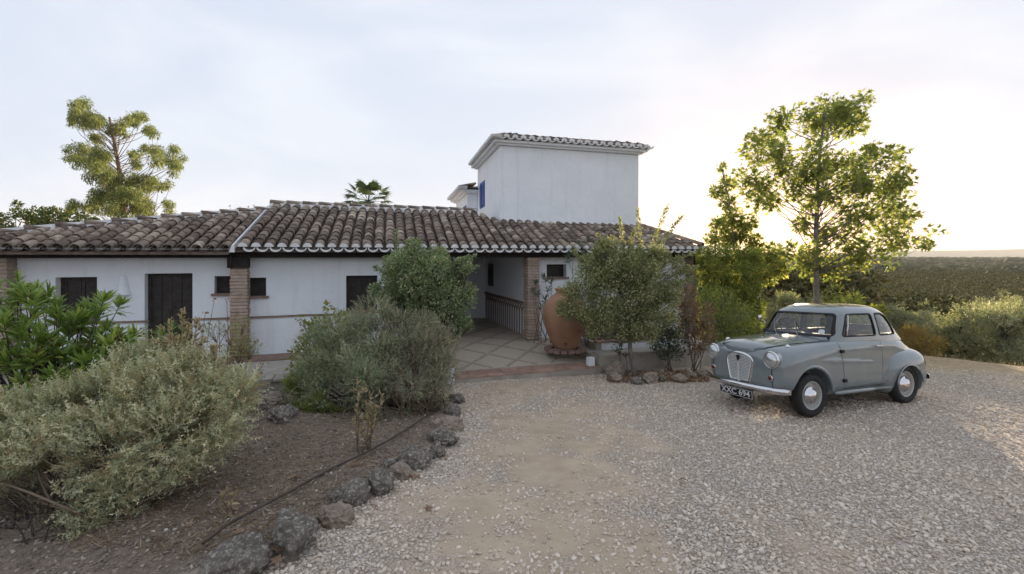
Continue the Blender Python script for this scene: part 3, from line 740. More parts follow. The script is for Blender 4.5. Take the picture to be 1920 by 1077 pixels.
def hiproof(a, b, c, d, z, name, parent, e=.33, slope=.30):
    x = (b-a).normalized(); y = (d-a).normalized()
    q = [a-x*e-y*e, b+x*e-y*e, c+x*e+y*e, d-x*e+y*e]; m_ = (a+b+c+d)/4; w = (b-a).length/2; l_ = (d-a).length/2
    rz = min(w, l_)*slope
    m1 = m_-x*max(0, w-l_)-y*max(0, l_-w); m2 = m_+x*max(0, w-l_)+y*max(0, l_-w)
    o = MB(); o.add([p+UP*z for p in q]+[m1+UP*(z+rz), m2+UP*(z+rz)], [(0, 1, 5, 4) if w > l_ else (0, 1, 4), (1, 2, 5) if w > l_ else (1, 2, 5, 4), (2, 3, 4, 5) if w > l_ else (2, 3, 5), (3, 0, 4) if w > l_ else (3, 0, 4, 5), (3, 2, 1, 0)])
    ob = o.build(name, M['tile_a'], parent); return q
q = hiproof(ta, tb, td_, tc_, zt1+.165, 'upper_roof', house, .24)
tro = [o for o in house.children if o.name.startswith('upper_roof')][-1]
eave_row(q[0], q[1], DT.copy(), zt1+.18, tro); eave_row(q[3], q[0], TX.copy(), zt1+.18, tro)
eave_row(q[1], q[2], -TX, zt1+.18, tro)
# lower block further back
ea = tc_-TX*.36+DT*.02; eb = tc_+TX*2.5+DT*.02; ec = eb+DT*3.2; ed = ea+DT*3.2
zb1 = 4.35
lb = MB(); lb.hexa([p+UP*zt0 for p in (ea, eb, ec, ed)]+[p+UP*zb1 for p in (ea, eb, ec, ed)]); blk = lb.build('rear_storey', M['plaster'], house)
cornice(ea, eb, ec, ed, zb1-.02, 'cornice', blk, .22)
q2 = hiproof(ea, eb, ec, ed, zb1+.165, 'rear_roof', house, .28)
rro = [o for o in house.children if o.name.startswith('rear_roof')][-1]
eave_row(q2[3], q2[0], TX.copy(), zb1+.18, rro, 2)
# blue shuttered windows in the left faces
def blue_window(o, d, n, s0, s1, z0, z1, parent):
    p = [o+d*s0, o+d*s1]; f = MB()
    f.hexa([p[0]+n*.012+UP*z0, p[1]+n*.012+UP*z0, p[1]-n*.05+UP*z0, p[0]-n*.05+UP*z0, p[0]+n*.012+UP*z1, p[1]+n*.012+UP*z1, p[1]-n*.05+UP*z1, p[0]-n*.05+UP*z1])
    w = f.build('window', M['blue'], parent)
    for k in range(2):
        a_, b_ = s0+(s1-s0)*(k*.5+.05), s0+(s1-s0)*(k*.5+.45); g = MB()
        A, B = o+d*a_, o+d*b_
        g.hexa([A+n*.03+UP*(z0+.06), B+n*.03+UP*(z0+.06), B+n*.013+UP*(z0+.06), A+n*.013+UP*(z0+.06), A+n*.03+UP*(z1-.06), B+n*.03+UP*(z1-.06), B+n*.013+UP*(z1-.06), A+n*.013+UP*(z1-.06)]); g.build('shutter', M['blue'], w)
    return w
nl = -TX
zs = lambda py, Y: CAMZ-(py-HY)*Y/F
blue_window(ta, DT, nl, 2.35, 3.25, zs(391, ta.y+2.9), zs(343, ta.y+2.9), tower)
blue_window(ea, DT, nl, .25, .8, zs(397, ea.y+.5), zs(386, ea.y+.5), blk)

# wall light: white half-cone shade
u_, z_ = fu(231, VW), fz(231, 553, VW)
ws = MB(); n = 10; ring = []
for z, r in ((0, .125), (.02, .12), (.36, .05), (.37, .0)):
    ring.append([H(u_+r*1.05*math.cos(math.pi+math.pi*k/n), VW+.0+r*math.sin(math.pi+math.pi*k/n), z_+z) for k in range(n+1)])
for a, b in zip(ring, ring[1:]):
    ws.add(a+b, [(k, k+1, n+2+k, n+1+k) for k in range(n)], 0, True)
wlmp = empty('wall_lamp', H(u_, VW, z_), 'white half-cone wall lamp between the left window and the dark door', 'lamp')
ws.build('lamp_shade', M['plaster'], wlmp); bk = MB(); hbox(bk, u_-.05, u_+.05, VW-.02, VW-.001, z_+.1, z_+.3); bk.build('back_plate', M['plaster'], wlmp)

# far-left outbuilding: piece of tiled roof above the creeper
ob_ = empty('outbuilding', at(10, 470, 17), 'tiled outbuilding roof at the far left edge behind the farmhouse', 'house')
pL, pR = at(-120, 447, 16), at(44, 430, 19)
o_ = MB(); o_.hexa([pL-UP*3, pR-UP*3, pR+DR*3-UP*3, pL+DR*3-UP*3, pL-UP*.45, pR-UP*.45, pR+DR*3-UP*.45, pL+DR*3-UP*.45]); o_.build('wall', M['plaster'], ob_)
o_ = MB(); o_.hexa([pL-UP*.5-DR*.3, pR-UP*.5-DR*.3, pR+DR*1.5-UP*.05, pL+DR*1.5-UP*.05, pL-UP*.4-DR*.3, pR-UP*.4-DR*.3, pR+DR*1.5+UP*.0, pL+DR*1.5+UP*.0]); obr = o_.build('roof', M['tile_a'], ob_)
x = (pR-pL).normalized(); up = (DR+UP*.25).normalized(); Rm = Matrix((x, up, x.cross(up))).transposed().to_4x4(); L = (pR-pL).length
for i in range(int(L/.25)):
    for j in range(6): link('roof_tile', TILE[0], obr, None, Matrix.Translation(pL+x*(.25*i)-UP*.38-DR*.3+up*(j*.27)) @ Rm)

# big clay jar on a ring of brick
u_, v_ = fuv(1060, 652, ZT+.06); jc = H(u_, v_, 0)
jar = empty('clay_jar', (jc.x, jc.y, ZT), 'huge round terracotta storage jar on a brick ring by the passage column', 'jar')
prof = [(.0, .0), (.235, 0), (.25, .03), (.30, .16), (.385, .36), (.455, .56), (.483, .74), (.465, .90), (.405, 1.05), (.30, 1.17), (.215, 1.235), (.19, 1.27), (.195, 1.31), (.225, 1.335), (.225, 1.36), (.19, 1.365), (.165, 1.33), (.165, 1.27), (.25, 1.15), (.25, 1.05), (0, 1.0)]
jb = MB(); jb.lathe(prof, (jc.x, jc.y, ZT+.06), 40, M=Matrix.Diagonal((1.04, 1.04, .94, 1))); jb.build('body', M['terracotta'], jar)
for k in range(18):
    w = 2*math.pi*k/18; g = MB(); g.box((0, 0, 0), (.17, .125, .055)); 
    me_ = g.mesh('brick'); me_.materials.append(M['brick_band']); link('brick', me_, jar, None, Matrix.Translation(Vector((jc.x, jc.y, ZT+.03))+Vector((math.cos(w), math.sin(w), 0))*.37) @ Matrix.Rotation(w, 4, 'Z'))
pg = MB(); pg.lathe([(0, 0), (.02, 0), (.018, .03), (0, .035)], (0, 0, 0), 8, M=Matrix.Translation(Vector((jc.x-.03, jc.y-.33, ZT+.2))) @ Matrix.Rotation(R(90), 4, 'X')); pg.build('bung', M['wood_dark'], jar)
# ================================================================ CAR (vintage two-door saloon)
CARX, CARY, CYAW, CPIT, CROL = 3.80, 7.07, 21.8, -1.24, 3.36
def chrome(): return pmat('chrome', (.62, .62, .63), None, 1, .09, 0, metal=1)
M['chrome'] = chrome(); M['steel'] = pmat('dull_steel', (.35, .35, .36), None, 1, .35, 0, metal=1)
m, t, b, out = newmat('grey_car_paint'); b.inputs['Base Color'].default_value = (.135, .172, .198, 1); b.inputs['Roughness'].default_value = .17
b.inputs['Specular IOR Level'].default_value = .5; b.inputs['Coat Weight'].default_value = 1.0; b.inputs['Coat Roughness'].default_value = .06
g = N(t, 'ShaderNodeNewGeometry').outputs['Position']; c = ramp(t, tex_noise(t, 5, 7, .7, g), [(.35, (.150, .180, .190)), (.7, (.172, .202, .210))]); t.links.new(c, b.inputs['Base Color'])
M['paint'] = m
M['rubber'] = pmat('tyre_rubber', (.016, .016, .017), (.03, .029, .028), 20, .75, .25, 90, .3)
M['cream'] = pmat('cream_wheel_paint', (.34, .335, .31), (.41, .40, .375), 8, .4, .05, 40, .5)
M['trim'] = pmat('black_rubber_trim', (.012, .012, .013), None, 1, .6, 0)
M['seat'] = pmat('maroon_leather', (.045, .018, .028), (.07, .03, .04), 8, .45, .2, 60, .4)
M['navy'] = pmat('dark_blue_lining', (.022, .025, .05), (.035, .04, .07), 8, .8, .2, 60)
M['amber'] = pmat('dark_red_lamp_glass', (.12, .012, .008), None, 1, .15, 0, .6)
M['grille'] = pmat('pale_painted_grille', (.46, .47, .47), (.56, .57, .57), 9, .35, .05, 40, .5)
M['plate'] = pmat('black_plate', (.012, .012, .014), None, 1, .4, 0)
M['silver'] = pmat('silver_characters', (.62, .62, .62), None, 1, .4, 0)
m, t, b, out = newmat('clear_glass')
gl = N(t, 'ShaderNodeBsdfGlossy'); gl.inputs['Roughness'].default_value = .02; tr = N(t, 'ShaderNodeBsdfTransparent'); tr.inputs['Color'].default_value = (.955, .965, .965, 1)
fz_ = N(t, 'ShaderNodeLayerWeight'); pw_ = N(t, 'ShaderNodeMath', operation='POWER'); pw_.inputs[1].default_value = 4.0; t.links.new(fz_.outputs['Facing'], pw_.inputs[0]); ad = N(t, 'ShaderNodeMath', operation='MULTIPLY_ADD'); ad.inputs[1].default_value = .75; ad.inputs[2].default_value = .04
ms = N(t, 'ShaderNodeMixShader'); t.links.new(pw_.outputs[0], ad.inputs[0]); t.links.new(ad.outputs[0], ms.inputs[0]); t.links.new(tr.outputs[0], ms.inputs[1]); t.links.new(gl.outputs[0], ms.inputs[2]); t.links.new(ms.outputs[0], out.inputs['Surface'])
M['glass'] = m
m, t, b, out = newmat('lamp_lens'); b.inputs['Base Color'].default_value = (.55, .57, .58, 1); b.inputs['Roughness'].default_value = .08; b.inputs['Specular IOR Level'].default_value = .7; b.inputs['Metallic'].default_value = .75
g = N(t, 'ShaderNodeTexCoord').outputs['Object']; wv = N(t, 'ShaderNodeTexWave'); wv.inputs['Scale'].default_value = 40; t.links.new(g, wv.inputs['Vector']); bump(t, b, wv.outputs['Fac'], .25, .004)
M['lens'] = m

def tmp(me): o = bpy.data.objects.new('tmp', me); COL.objects.link(o); return o
def boolean(a, b, op):
    oa, ob = tmp(a), tmp(b); md = oa.modifiers.new('b', 'BOOLEAN'); md.operation = op; md.object = ob; md.solver = 'EXACT'
    bpy.context.view_layer.update(); dg = bpy.context.evaluated_depsgraph_get()
    me = bpy.data.meshes.new_from_object(oa.evaluated_get(dg)); bpy.data.objects.remove(oa); bpy.data.objects.remove(ob); return me
def smooth(me, ang=32):
    for p in me.polygons: p.use_smooth = True
    me.set_sharp_from_angle(angle=R(ang)); return me
def spline(xs, ys, x):
    """monotone-ish cubic through the knots"""
    xs = np.array(xs, float); ys = np.array(ys, float); x = np.asarray(x, float)
    d = np.diff(ys)/np.diff(xs); mm = np.zeros(len(xs)); mm[1:-1] = np.where(d[:-1]*d[1:] > 0, 2*d[:-1]*d[1:]/(d[:-1]+d[1:]+1e-12), 0); mm[0] = d[0]; mm[-1] = d[-1]
    i = np.clip(np.searchsorted(xs, x)-1, 0, len(xs)-2); h = xs[i+1]-xs[i]; t_ = np.clip((x-xs[i])/h, 0, 1)
    return (2*t_**3-3*t_**2+1)*ys[i]+(t_**3-2*t_**2+t_)*h*mm[i]+(-2*t_**3+3*t_**2)*ys[i+1]+(t_**3-t_**2)*h*mm[i+1]
def loft(rings, name='loft'):
    """rings (n,k,3): closed rings, capped"""
    n, k = rings.shape[:2]; V = rings.reshape(-1, 3)
    mb = MB(); fs = [(i*k+j, i*k+(j+1) % k, (i+1)*k+(j+1) % k, (i+1)*k+j) for i in range(n-1) for j in range(k)]
    fs += [tuple(range(k))[::-1], tuple(range((n-1)*k, n*k))]
    mb.add([tuple(v) for v in V], fs); me = mb.mesh(name)
    bm = bmesh.new(); bm.from_mesh(me); bmesh.ops.recalc_face_normals(bm, faces=bm.faces); bm.to_mesh(me); bm.free(); return me
# ---- lower body stations
SX = [-2.74, -2.71, -2.64, -2.5, -2.3, -2.1, -1.8, -1.4, -.9, -.5, -.2, .1, .3, .42, .50, .55, .585, .605]
W_ = [.30, .40, .475, .53, .565, .585, .605, .630, .648, .655, .664, .674, .675, .662, .632, .580, .495, .39]
ZTOP = [.60, .68, .775, .87, .955, 1.0, 1.0, .995, .99, 1.005, .998, .985, .965, .945, .922, .892, .845, .785]
ZBOT = [.40, .36, .31, .27, .24, .22, .205, .20, .20, .20, .205, .23, .27, .30, .32, .34, .36, .40]
ZMID = [.50, .52, .54, .55, .56, .56, .56, .56, .57, .58, .60, .62, .62, .62, .61, .60, .58, .56]
NU = [2.2, 2.2, 2.3, 2.5, 3.0, 4.5, 8.0, 10., 10., 8.0, 5.6, 4.6, 4.2, 4.0, 3.8, 3.5, 3.1, 2.8]
xsn = np.concatenate([np.linspace(-2.74, -2.5, 10)[:-1], np.linspace(-2.5, .3, 58)[:-1], np.linspace(.3, .605, 22)])
def sect(x, K=44):
    w, zt, zb, zm, n = (float(spline(SX, a, x)) for a in (W_, ZTOP, ZBOT, ZMID, NU))
    th = np.linspace(-math.pi/2, math.pi/2, K); c, s = np.cos(th), np.sin(th)
    nl = 5.0; y = np.where(s < 0, w*np.abs(c)**(2/nl), w*np.abs(c)**(2/n)); z = np.where(s < 0, zm-(zm-zb)*np.abs(s)**(2/nl), zm+(zt-zm)*np.abs(s)**(2/n))
    y = y*(1-.03*np.clip((zm-z)/.3, 0, 1)**2)
    yy = np.concatenate([y[1:-1], [0], -y[-2:0:-1], [0]]); zz = np.concatenate([z[1:-1], [z[-1]], z[-2:0:-1], [z[0]]])
    return np.stack([np.full(len(yy), x), yy, zz], 1)
# respace the section by arc length so that the faces stay even
def even(r, k=96):
    r2 = np.vstack([r, r[:1]]); L = np.concatenate([[0], np.cumsum(np.linalg.norm(np.diff(r2, axis=0), axis=1))]); s = np.linspace(0, L[-1], k+1)[:-1]
    return np.stack([np.interp(s, L, r2[:, i]) for i in range(3)], 1)
def even_sym(x):
    r = sect(x, 400); K = 400; half = np.vstack([[r[-1]], r[:K-2], [r[K-2]]])   # bottom centre, right side, top centre
    L = np.concatenate([[0], np.cumsum(np.linalg.norm(np.diff(half, axis=0), axis=1))]); s = np.linspace(0, L[-1], 49)
    h = np.stack([np.interp(s, L, half[:, i]) for i in range(3)], 1)
    return np.vstack([h, (h*[1, -1, 1])[-2:0:-1]])
body = loft(np.array([even_sym(x) for x in xsn]), 'body')
def superell(c, r, n1=2.4, n2=2.4, k=40, q=28, taper=None):
    """superellipsoid, poles on x"""
    f = lambda v, n: np.sign(v)*np.abs(v)**(2/n); rings = []
    for a in np.linspace(-math.pi/2+.02, math.pi/2-.02, q):
        X = c[0]+r[0]*f(math.sin(a), n1); rad = f(math.cos(a), n1); th = np.arange(k)*2*math.pi/k
        rings.append(np.stack([np.full(k, X), c[1]+r[1]*rad*f(np.cos(th), n2), c[2]+r[2]*rad*f(np.sin(th), n2)], 1))
    R_ = np.array(rings)
    if taper: R_[:, :, 1:] = taper(R_)
    return loft(R_)
def cyl(x, z, r, y0, y1, k=44):
    th = np.arange(k)*2*math.pi/k; rings = [np.stack([x+r*np.cos(th), np.full(k, y), z+r*np.sin(th)], 1) for y in (y0, y1)]
    return loft(np.array(rings))
def prism(poly2, axis, a, b):
    """polygon extruded along an axis; poly2 in the other two coordinates"""
    rings = []
    for v in (a, b):
        if axis == 'y': rings.append([(p[0], v, p[1]) for p in poly2])
        elif axis == 'x': rings.append([(v, p[0], p[1]) for p in poly2])
        else: rings.append([(p[0], p[1], v) for p in poly2])
    return loft(np.array(rings, float))
def rounded(poly2, r, k=5):
    """round the corners of a polygon"""
    out = []; n = len(poly2); rr = r if hasattr(r, '__len__') else [r]*n
    for i in range(n):
        p0, p, p1 = (np.array(poly2[j % n], float) for j in (i-1, i, i+1)); a = p0-p; b = p1-p
        ra = min(rr[i], .45*np.linalg.norm(a), .45*np.linalg.norm(b)); A = p+a/np.linalg.norm(a)*ra; B = p+b/np.linalg.norm(b)*ra
        for q in range(k+1): s = q/k; out.append(tuple((1-s)**2*A+2*s*(1-s)*p+s*s*B))
    return out
def grow(poly2, d):
    P_ = np.array(poly2); c = P_.mean(0); n = len(P_); out = []
    nxt, prv = np.roll(P_, -1, 0), np.roll(P_, 1, 0); t_ = nxt-prv; nn = np.stack([t_[:, 1], -t_[:, 0]], 1); nn /= np.linalg.norm(nn, axis=1)[:, None]+1e-9
    if ((P_+nn*.001-c)**2).sum() < ((P_-c)**2).sum(): nn = -nn
    return [tuple(p) for p in P_+nn*d]
# hollow passenger space
# rear wings and the tapering swage that runs off the front wings
for sy in (1, -1):
    w = superell((-2.115, sy*.40, .45), (.555, .292, .352), 2.9, 2.9, 44, 40); body = boolean(body, w, 'UNION')
    def tp(Rg, sy=sy):
        x = Rg[:, :, 0]; f_ = np.clip((x+1.42)/1.7, 0, 1); zc_ = .655+.085*np.clip((x+1.42)/1.3, 0, 1.2)
        return np.stack([sy*(.60+.066*f_**.5*0+.0)+(Rg[:, :, 1]-sy*.60)*(.62+.38*f_), zc_+(Rg[:, :, 2]-.74)*(.28+.72*f_)], -1)
    w = superell((-.56, sy*.60, .74), (.86, .075, .105), 3.0, 2.1, 36, 40, tp); body = boolean(body, w, 'UNION')
# wheel wells
for sy in (1, -1):
    body = boolean(body, cyl(0.005, .285, .375, sy*.42, sy*.9), 'DIFFERENCE')
    body = boolean(body, cyl(-2.03, .262, .305, sy*.42, sy*.9), 'DIFFERENCE')
# doors and bonnet are panels of their own with real gaps
dpoly = [(-.545, 1.2), (-.56, .93), (-.60, .72), (-.645, .315), (-1.50, .315), (-1.52, .6), (-1.50, 1.2)]
doors = []
for sy in (1, -1):
    d_ = boolean(body, prism(grow(dpoly, -.010), 'y', sy*.50, sy*.9), 'INTERSECT'); body = boolean(body, prism(dpoly, 'y', sy*.50, sy*.9), 'DIFFERENCE'); doors.append((sy, d_))
hpoly = [(.600, 0), (.585, .22), (.535, .36), (.44, .425), (.25, .475), (-.15, .53), (-.44, .56), (-.44, -.56), (-.15, -.53), (.25, -.475), (.44, -.425), (.535, -.36), (.585, -.22)]
hood = boolean(body, prism(grow(hpoly, -.012), 'z', .808, 1.3), 'INTERSECT'); body = boolean(body, prism(hpoly, 'z', .797, 1.3), 'DIFFERENCE')
# hood rises a little in the middle
for v in hood.vertices:
    if v.co.z > .81: v.co.z += .034*max(0, 1-(v.co.y/.5)**2)*min(1, (v.co.z-.81)/.06)
cav = prism(rounded([(-.56, -.485), (-2.08, -.485), (-2.08, .485), (-.56, .485)], .08), 'z', .52, 1.25); body = boolean(body, cav, 'DIFFERENCE')
# ---- cabin
GZ = [.93, .99, 1.05, 1.12, 1.20, 1.28, 1.34, 1.382, 1.416, 1.442, 1.462, 1.476, 1.482]
GF = [-.36, -.395, -.435, -.49, -.555, -.62, -.670, -.712, -.760, -.815, -.90, -1.02, -1.13]
GR = [-2.50, -2.42, -2.355, -2.29, -2.215, -2.135, -2.065, -2.005, -1.94, -1.86, -1.74, -1.56, -1.38]
GW = [.608, .604, .598, .588, .574, .556, .538, .512, .478, .438, .372, .275, .155]
def gring(z, inset=0., k=88):
    f_ = float(spline(GZ, GF, z)); r_ = float(spline(GZ, GR, z)); w = float(spline(GZ, GW, z))-inset; xc = -1.15
    th = np.linspace(0, 2*math.pi, 1201)[:-1]; c, s = np.cos(th), np.sin(th); p = lambda v, n: np.sign(v)*np.abs(v)**(2/n)
    rel = np.clip((z-1.34)/.14, 0, 1); nf = 5.0-2.2*rel; nr = 3.0-.5*rel
    x = np.where(c > 0, xc+(f_-inset-xc)*p(c, nf), xc-(xc-r_-inset)*np.abs(p(c, nr))); y = np.where(c > 0, w*p(s, nf), w*p(s, nr))
    return even(np.stack([x, y, np.full(len(x), z)], 1), k)
zz = np.concatenate([np.linspace(.93, 1.30, 14)[:-1], np.linspace(1.30, 1.482, 18)])
cab_out = loft(np.array([gring(z) for z in zz]))
zi = np.concatenate([np.linspace(.90, 1.30, 12)[:-1], np.linspace(1.30, 1.442, 12)])
cab_in = loft(np.array([gring(max(z, .93), .03)*[1, 1, 0]+[0, 0, z] for z in zi]))
cabin = boolean(cab_out, cab_in, 'DIFFERENCE')
ws = rounded([(-.560, 1.040), (.560, 1.040), (.482, 1.352), (-.482, 1.352)], .055)
fw = rounded([(-.705, 1.038), (-1.435, 1.030), (-1.425, 1.345), (-.885, 1.345)], [.06, .05, .05, .05])
qw = rounded([(-1.52, 1.030), (-1.985, 1.030), (-1.955, 1.17), (-1.86, 1.295), (-1.75, 1.345), (-1.515, 1.345)], [.04, .05, .08, .1, .06, .05])
rw_ = rounded([(-.36, 1.10), (.36, 1.10), (.31, 1.33), (-.31, 1.33)], .07)
cuts = [('windscreen', prism(ws, 'x', -.2, -1.0), ws), ('side_window', prism(fw, 'y', .35, .8), fw), ('side_window', prism(fw, 'y', -.35, -.8), fw), ('quarter_window', prism(qw, 'y', .25, .8), qw), ('quarter_window', prism(qw, 'y', -.25, -.8), qw), ('rear_window', prism(rw_, 'x', -1.5, -2.7), rw_)]
sheet_o = loft(np.array([gring(z, .010) for z in zz])); sheet_i = loft(np.array([gring(z, .014)*[1, 1, 0]+[0, 0, z] for z in zz[:-3]]))
pane_shell = boolean(sheet_o, sheet_i, 'DIFFERENCE')
seal_o = loft(np.array([gring(z, -.004) for z in zz])); seal_i = loft(np.array([gring(z, .020)*[1, 1, 0]+[0, 0, z] for z in zz[:-3]]))
seal_shell = boolean(seal_o, seal_i, 'DIFFERENCE')
panes = []; seals = []
for nm, pr, pl_ in cuts:
    ax = 'x' if nm in ('windscreen', 'rear_window') else 'y'
    rng = {'windscreen': (-.2, -1.0), 'rear_window': (-1.5, -2.7)}.get(nm)
    if rng is None: sgn = 1 if sum(v.co.y for v in pr.vertices) > 0 else -1; rng = (sgn*.25, sgn*.8)
    cabin = boolean(cabin, prism(pl_, ax, *rng), 'DIFFERENCE')
    panes.append((nm, boolean(pane_shell, prism(grow(pl_, -.002), ax, *rng), 'INTERSECT')))
    ring_ = boolean(boolean(seal_shell, prism(grow(pl_, .009), ax, *rng), 'INTERSECT'), prism(grow(pl_, -.013), ax, *rng), 'DIFFERENCE'); seals.append((nm, ring_))
# ---- assemble
car = empty('parked_car', (CARX, CARY, 0), 'vintage grey-blue two-door saloon with chrome bumper parked on the gravel', 'car')
fx = Vector((-math.cos(R(CYAW)), -math.sin(R(CYAW)), 0)); ly = Vector((math.sin(R(CYAW)), -math.cos(R(CYAW)), 0))
cr = Matrix((fx, ly, UP)).transposed() @ Matrix.Rotation(R(CPIT), 3, 'Y') @ Matrix.Rotation(R(CROL), 3, 'X')
car.rotation_euler = cr.to_euler()
def cpart(name, me, mat, parent=None, label=None):
    o = link(name, me, parent or car, mat)
    if label: o['label'] = label
    return o
def cm(mb, name, mat, parent=None): return cpart(name, mb.mesh(name), mat, parent)
for me in (body, cabin, hood): me.materials.clear()
bodyo = cpart('body', smooth(body), M['paint']); cpart('cabin', smooth(cabin, 40), M['paint']); cpart('bonnet', smooth(hood), M['paint'])
dobj = {}
for sy, d_ in doors:
    d_.materials.clear(); dobj[sy] = cpart('door', smooth(d_), M['paint'])
for (nm, me), (_, sl_) in zip(panes, seals):
    me.materials.clear(); sl_.materials.clear(); p_ = cpart(nm, smooth(me, 60), M['glass']); cpart('seal', smooth(sl_, 60), M['trim'], p_)
# wheels
def wheel(x, sy):
    M0 = Matrix.Translation((x, sy*.575, .285)) @ Matrix.Rotation(R(-90*sy), 4, 'X')
    e = bpy.data.objects.new('wheel', None)
    rp_ = [(.10, -.05), (.165, -.045), (.178, -.02), (.180, .03), (.190, .062), (.198, .066), (.198, .060)]
    w = MB(); w.lathe([(.19, -.062), (.205, -.072), (.24, -.078), (.27, -.070), (.284, -.052), (.288, -.02), (.288, .02), (.284, .052), (.27, .070), (.24, .078), (.205, .072), (.192, .064)], n=48, M=M0)
    wo = cm(w, 'wheel', M['rubber'])
    for k in range(44):   # shoulder tread blocks
        pass
    r = MB(); r.lathe([(.0, .0), (.09, .002), (.12, .02), (.15, .012), (.168, .0), (.172, .02), (.176, .050), (.184, .062), (.190, .060), (.192, .03), (.18, -.05)], n=40, M=M0); cm(r, 'rim', M['cream'], wo)
    h_ = MB(); h_.lathe([(.122, .018), (.120, .035), (.112, .048), (.094, .052), (.086, .068), (.066, .086), (.033, .097), (0, .100)], n=32, M=M0); cm(h_, 'hub_cap', M['chrome'], wo)
for x in (0, -2.02):
    for sy in (1, -1): wheel(x, sy)
ax_ = MB(); ax_.box((0, 0, .27), (.12, .9, .08)); ax_.box((-2.02, 0, .27), (.12, .9, .1)); ax_.box((-1.0, 0, .255), (2.2, .9, .05)); cm(ax_, 'underbody', M['trim'])
# front wheel-arch flares
for sy in (1, -1):
    fl_ = MB(); pts = [(0.005+.388*math.cos(w), sy*.660, .285+.388*math.sin(w)) for w in np.linspace(R(14), R(176), 26)]
    pts = [(p[0], p[1]-sy*.055*max(0, (p[0]-.1)/.3)**1.5, p[2]) for p in pts]
    fl_.tube(pts, [.026]*26, 10); cm(fl_, 'arch_flare', M['paint'])
    fl_ = MB(); fl_.tube([(-2.03+.312*math.cos(w), sy*.694, .262+.312*math.sin(w)) for w in np.linspace(R(8), R(172), 22)], [.011]*22, 8); cm(fl_, 'arch_flare', M['paint'])
    s_ = MB(); s_.tube([(-.40, sy*.655, .285), (-.46, sy*.668, .288), (-1.0, sy*.668, .285), (-1.60, sy*.664, .283)], [.014, .026, .026, .024], 10); cm(s_, 'sill', M['paint'])
# lamps
def half_at(x, z):
    w, zt, zb, zm, n = (float(spline(SX, a, x)) for a in (W_, ZTOP, ZBOT, ZMID, NU))
    if z >= zm: return w*max(0, 1-((z-zm)/(zt-zm))**n)**(1/n) if z < zt else 0
    return w*max(0, 1-((zm-z)/(zm-zb))**5)**.2 if z > zb else 0
def front_x(y, z):
    for x in np.linspace(.605, .2, 160):
        if half_at(x, z) >= y: return float(x)
    return .2
def top_z(x, y):
    w, zt, zb, zm, n = (float(spline(SX, a, x)) for a in (W_, ZTOP, ZBOT, ZMID, NU)); return zm+(zt-zm)*max(0, 1-(abs(y)/w)**n)**(1/n)
for sy in (1, -1):
    hp3 = [p for p in hpoly if p[1]*sy > .3]; hp3.sort(key=lambda p: p[0]); hq = [(x, sy*float(np.interp(x, [p[0] for p in hp3], [abs(p[1])-.004 for p in hp3]))) for x in np.linspace(-.44, .535, 24)]
    bs_ = MB(); bs_.tube([(x, y, top_z(x, y)+.0015) for x, y in hq], .0062, 5); cm(bs_, 'bonnet_seam', M['trim'])
for sy in (1, -1):
    L0 = Matrix.Translation((.515, sy*.505, .772)) @ Matrix.Rotation(R(90), 4, 'Y')
    hb_ = MB(); hb_.lathe([(.090, -.14), (.100, -.06), (.106, .03), (.114, .046), (.118, .062), (.114, .078), (.102, .084), (.097, .076)], n=36, M=L0); hl = cm(hb_, 'headlight', M['chrome'])
    ln = MB(); ln.lathe([(.099, .074), (.092, .090), (.074, .105), (.047, .115), (.02, .120), (0, .121)], n=32, M=L0); cm(ln, 'lens', M['lens'], hl)
    S0 = Matrix.Translation((front_x(.505, .535)-.022, sy*.505, .535)) @ Matrix.Rotation(R(90), 4, 'Y') @ Matrix.Rotation(R(10*sy), 4, 'X')
    sb = MB(); sb.lathe([(.032, -.03), (.034, .03), (.038, .036), (.036, .044), (.03, .046)], n=20, M=S0); so = cm(sb, 'side_lamp', M['chrome'])
    sb = MB(); sb.lathe([(.031, .042), (.027, .056), (.015, .064), (0, .067)], n=18, M=S0); cm(sb, 'lens', M['amber'], so)
    tl = MB(); tl.lathe([(.0, .0), (.028, .0), (.03, .012), (.02, .028), (.008, .034), (0, .035)], n=14, M=Matrix.Translation((.275, sy*.515, .925)) @ Matrix.Diagonal((1.6, .9, 1.2, 1))); cm(tl, 'wing_lamp', M['chrome'])
    for zz_, xx_, yy_ in ((.845, -.588, .665), (.44, -.628, .660)):
        hg = MB(); hg.box((xx_, sy*yy_, zz_), (.06, .03, .042)); cm(hg, 'hinge', M['trim'])
    dh = MB(); dh.tube([(-1.33, sy*.645, .885), (-1.34, sy*.672, .887), (-1.45, sy*.672, .885), (-1.46, sy*.645, .884)], [.009, .011, .010, .007], 8); cm(dh, 'door_handle', M['chrome'], dobj[sy])
    # seam of the front wing below the headlight
    sm_ = MB(); sm_.tube([(front_x(.508, z_)+.001, sy*.508, z_) for z_ in (.70, .64, .58, .52, .46, .41, .38)], .006, 5); cm(sm_, 'wing_seam', M['trim'])
    qs = MB(); qs.tube([(-.915, sy*.545, 1.335), (-.85, sy*.582, 1.17), (-.80, sy*.600, 1.045)], .008, 6); cm(qs, 'window_bar', M['chrome'])
mr_ = MB(); mr_.lathe([(0, 0), (.035, .004), (.04, .02), (.03, .04), (0, .05)], n=16, M=Matrix.Translation((-.60, -.67, 1.24)) @ Matrix.Rotation(R(90), 4, 'Y')); mr_.tube([(-.62, -.56, 1.12), (-.60, -.63, 1.21)], .007, 6); cm(mr_, 'mirror', M['chrome'])
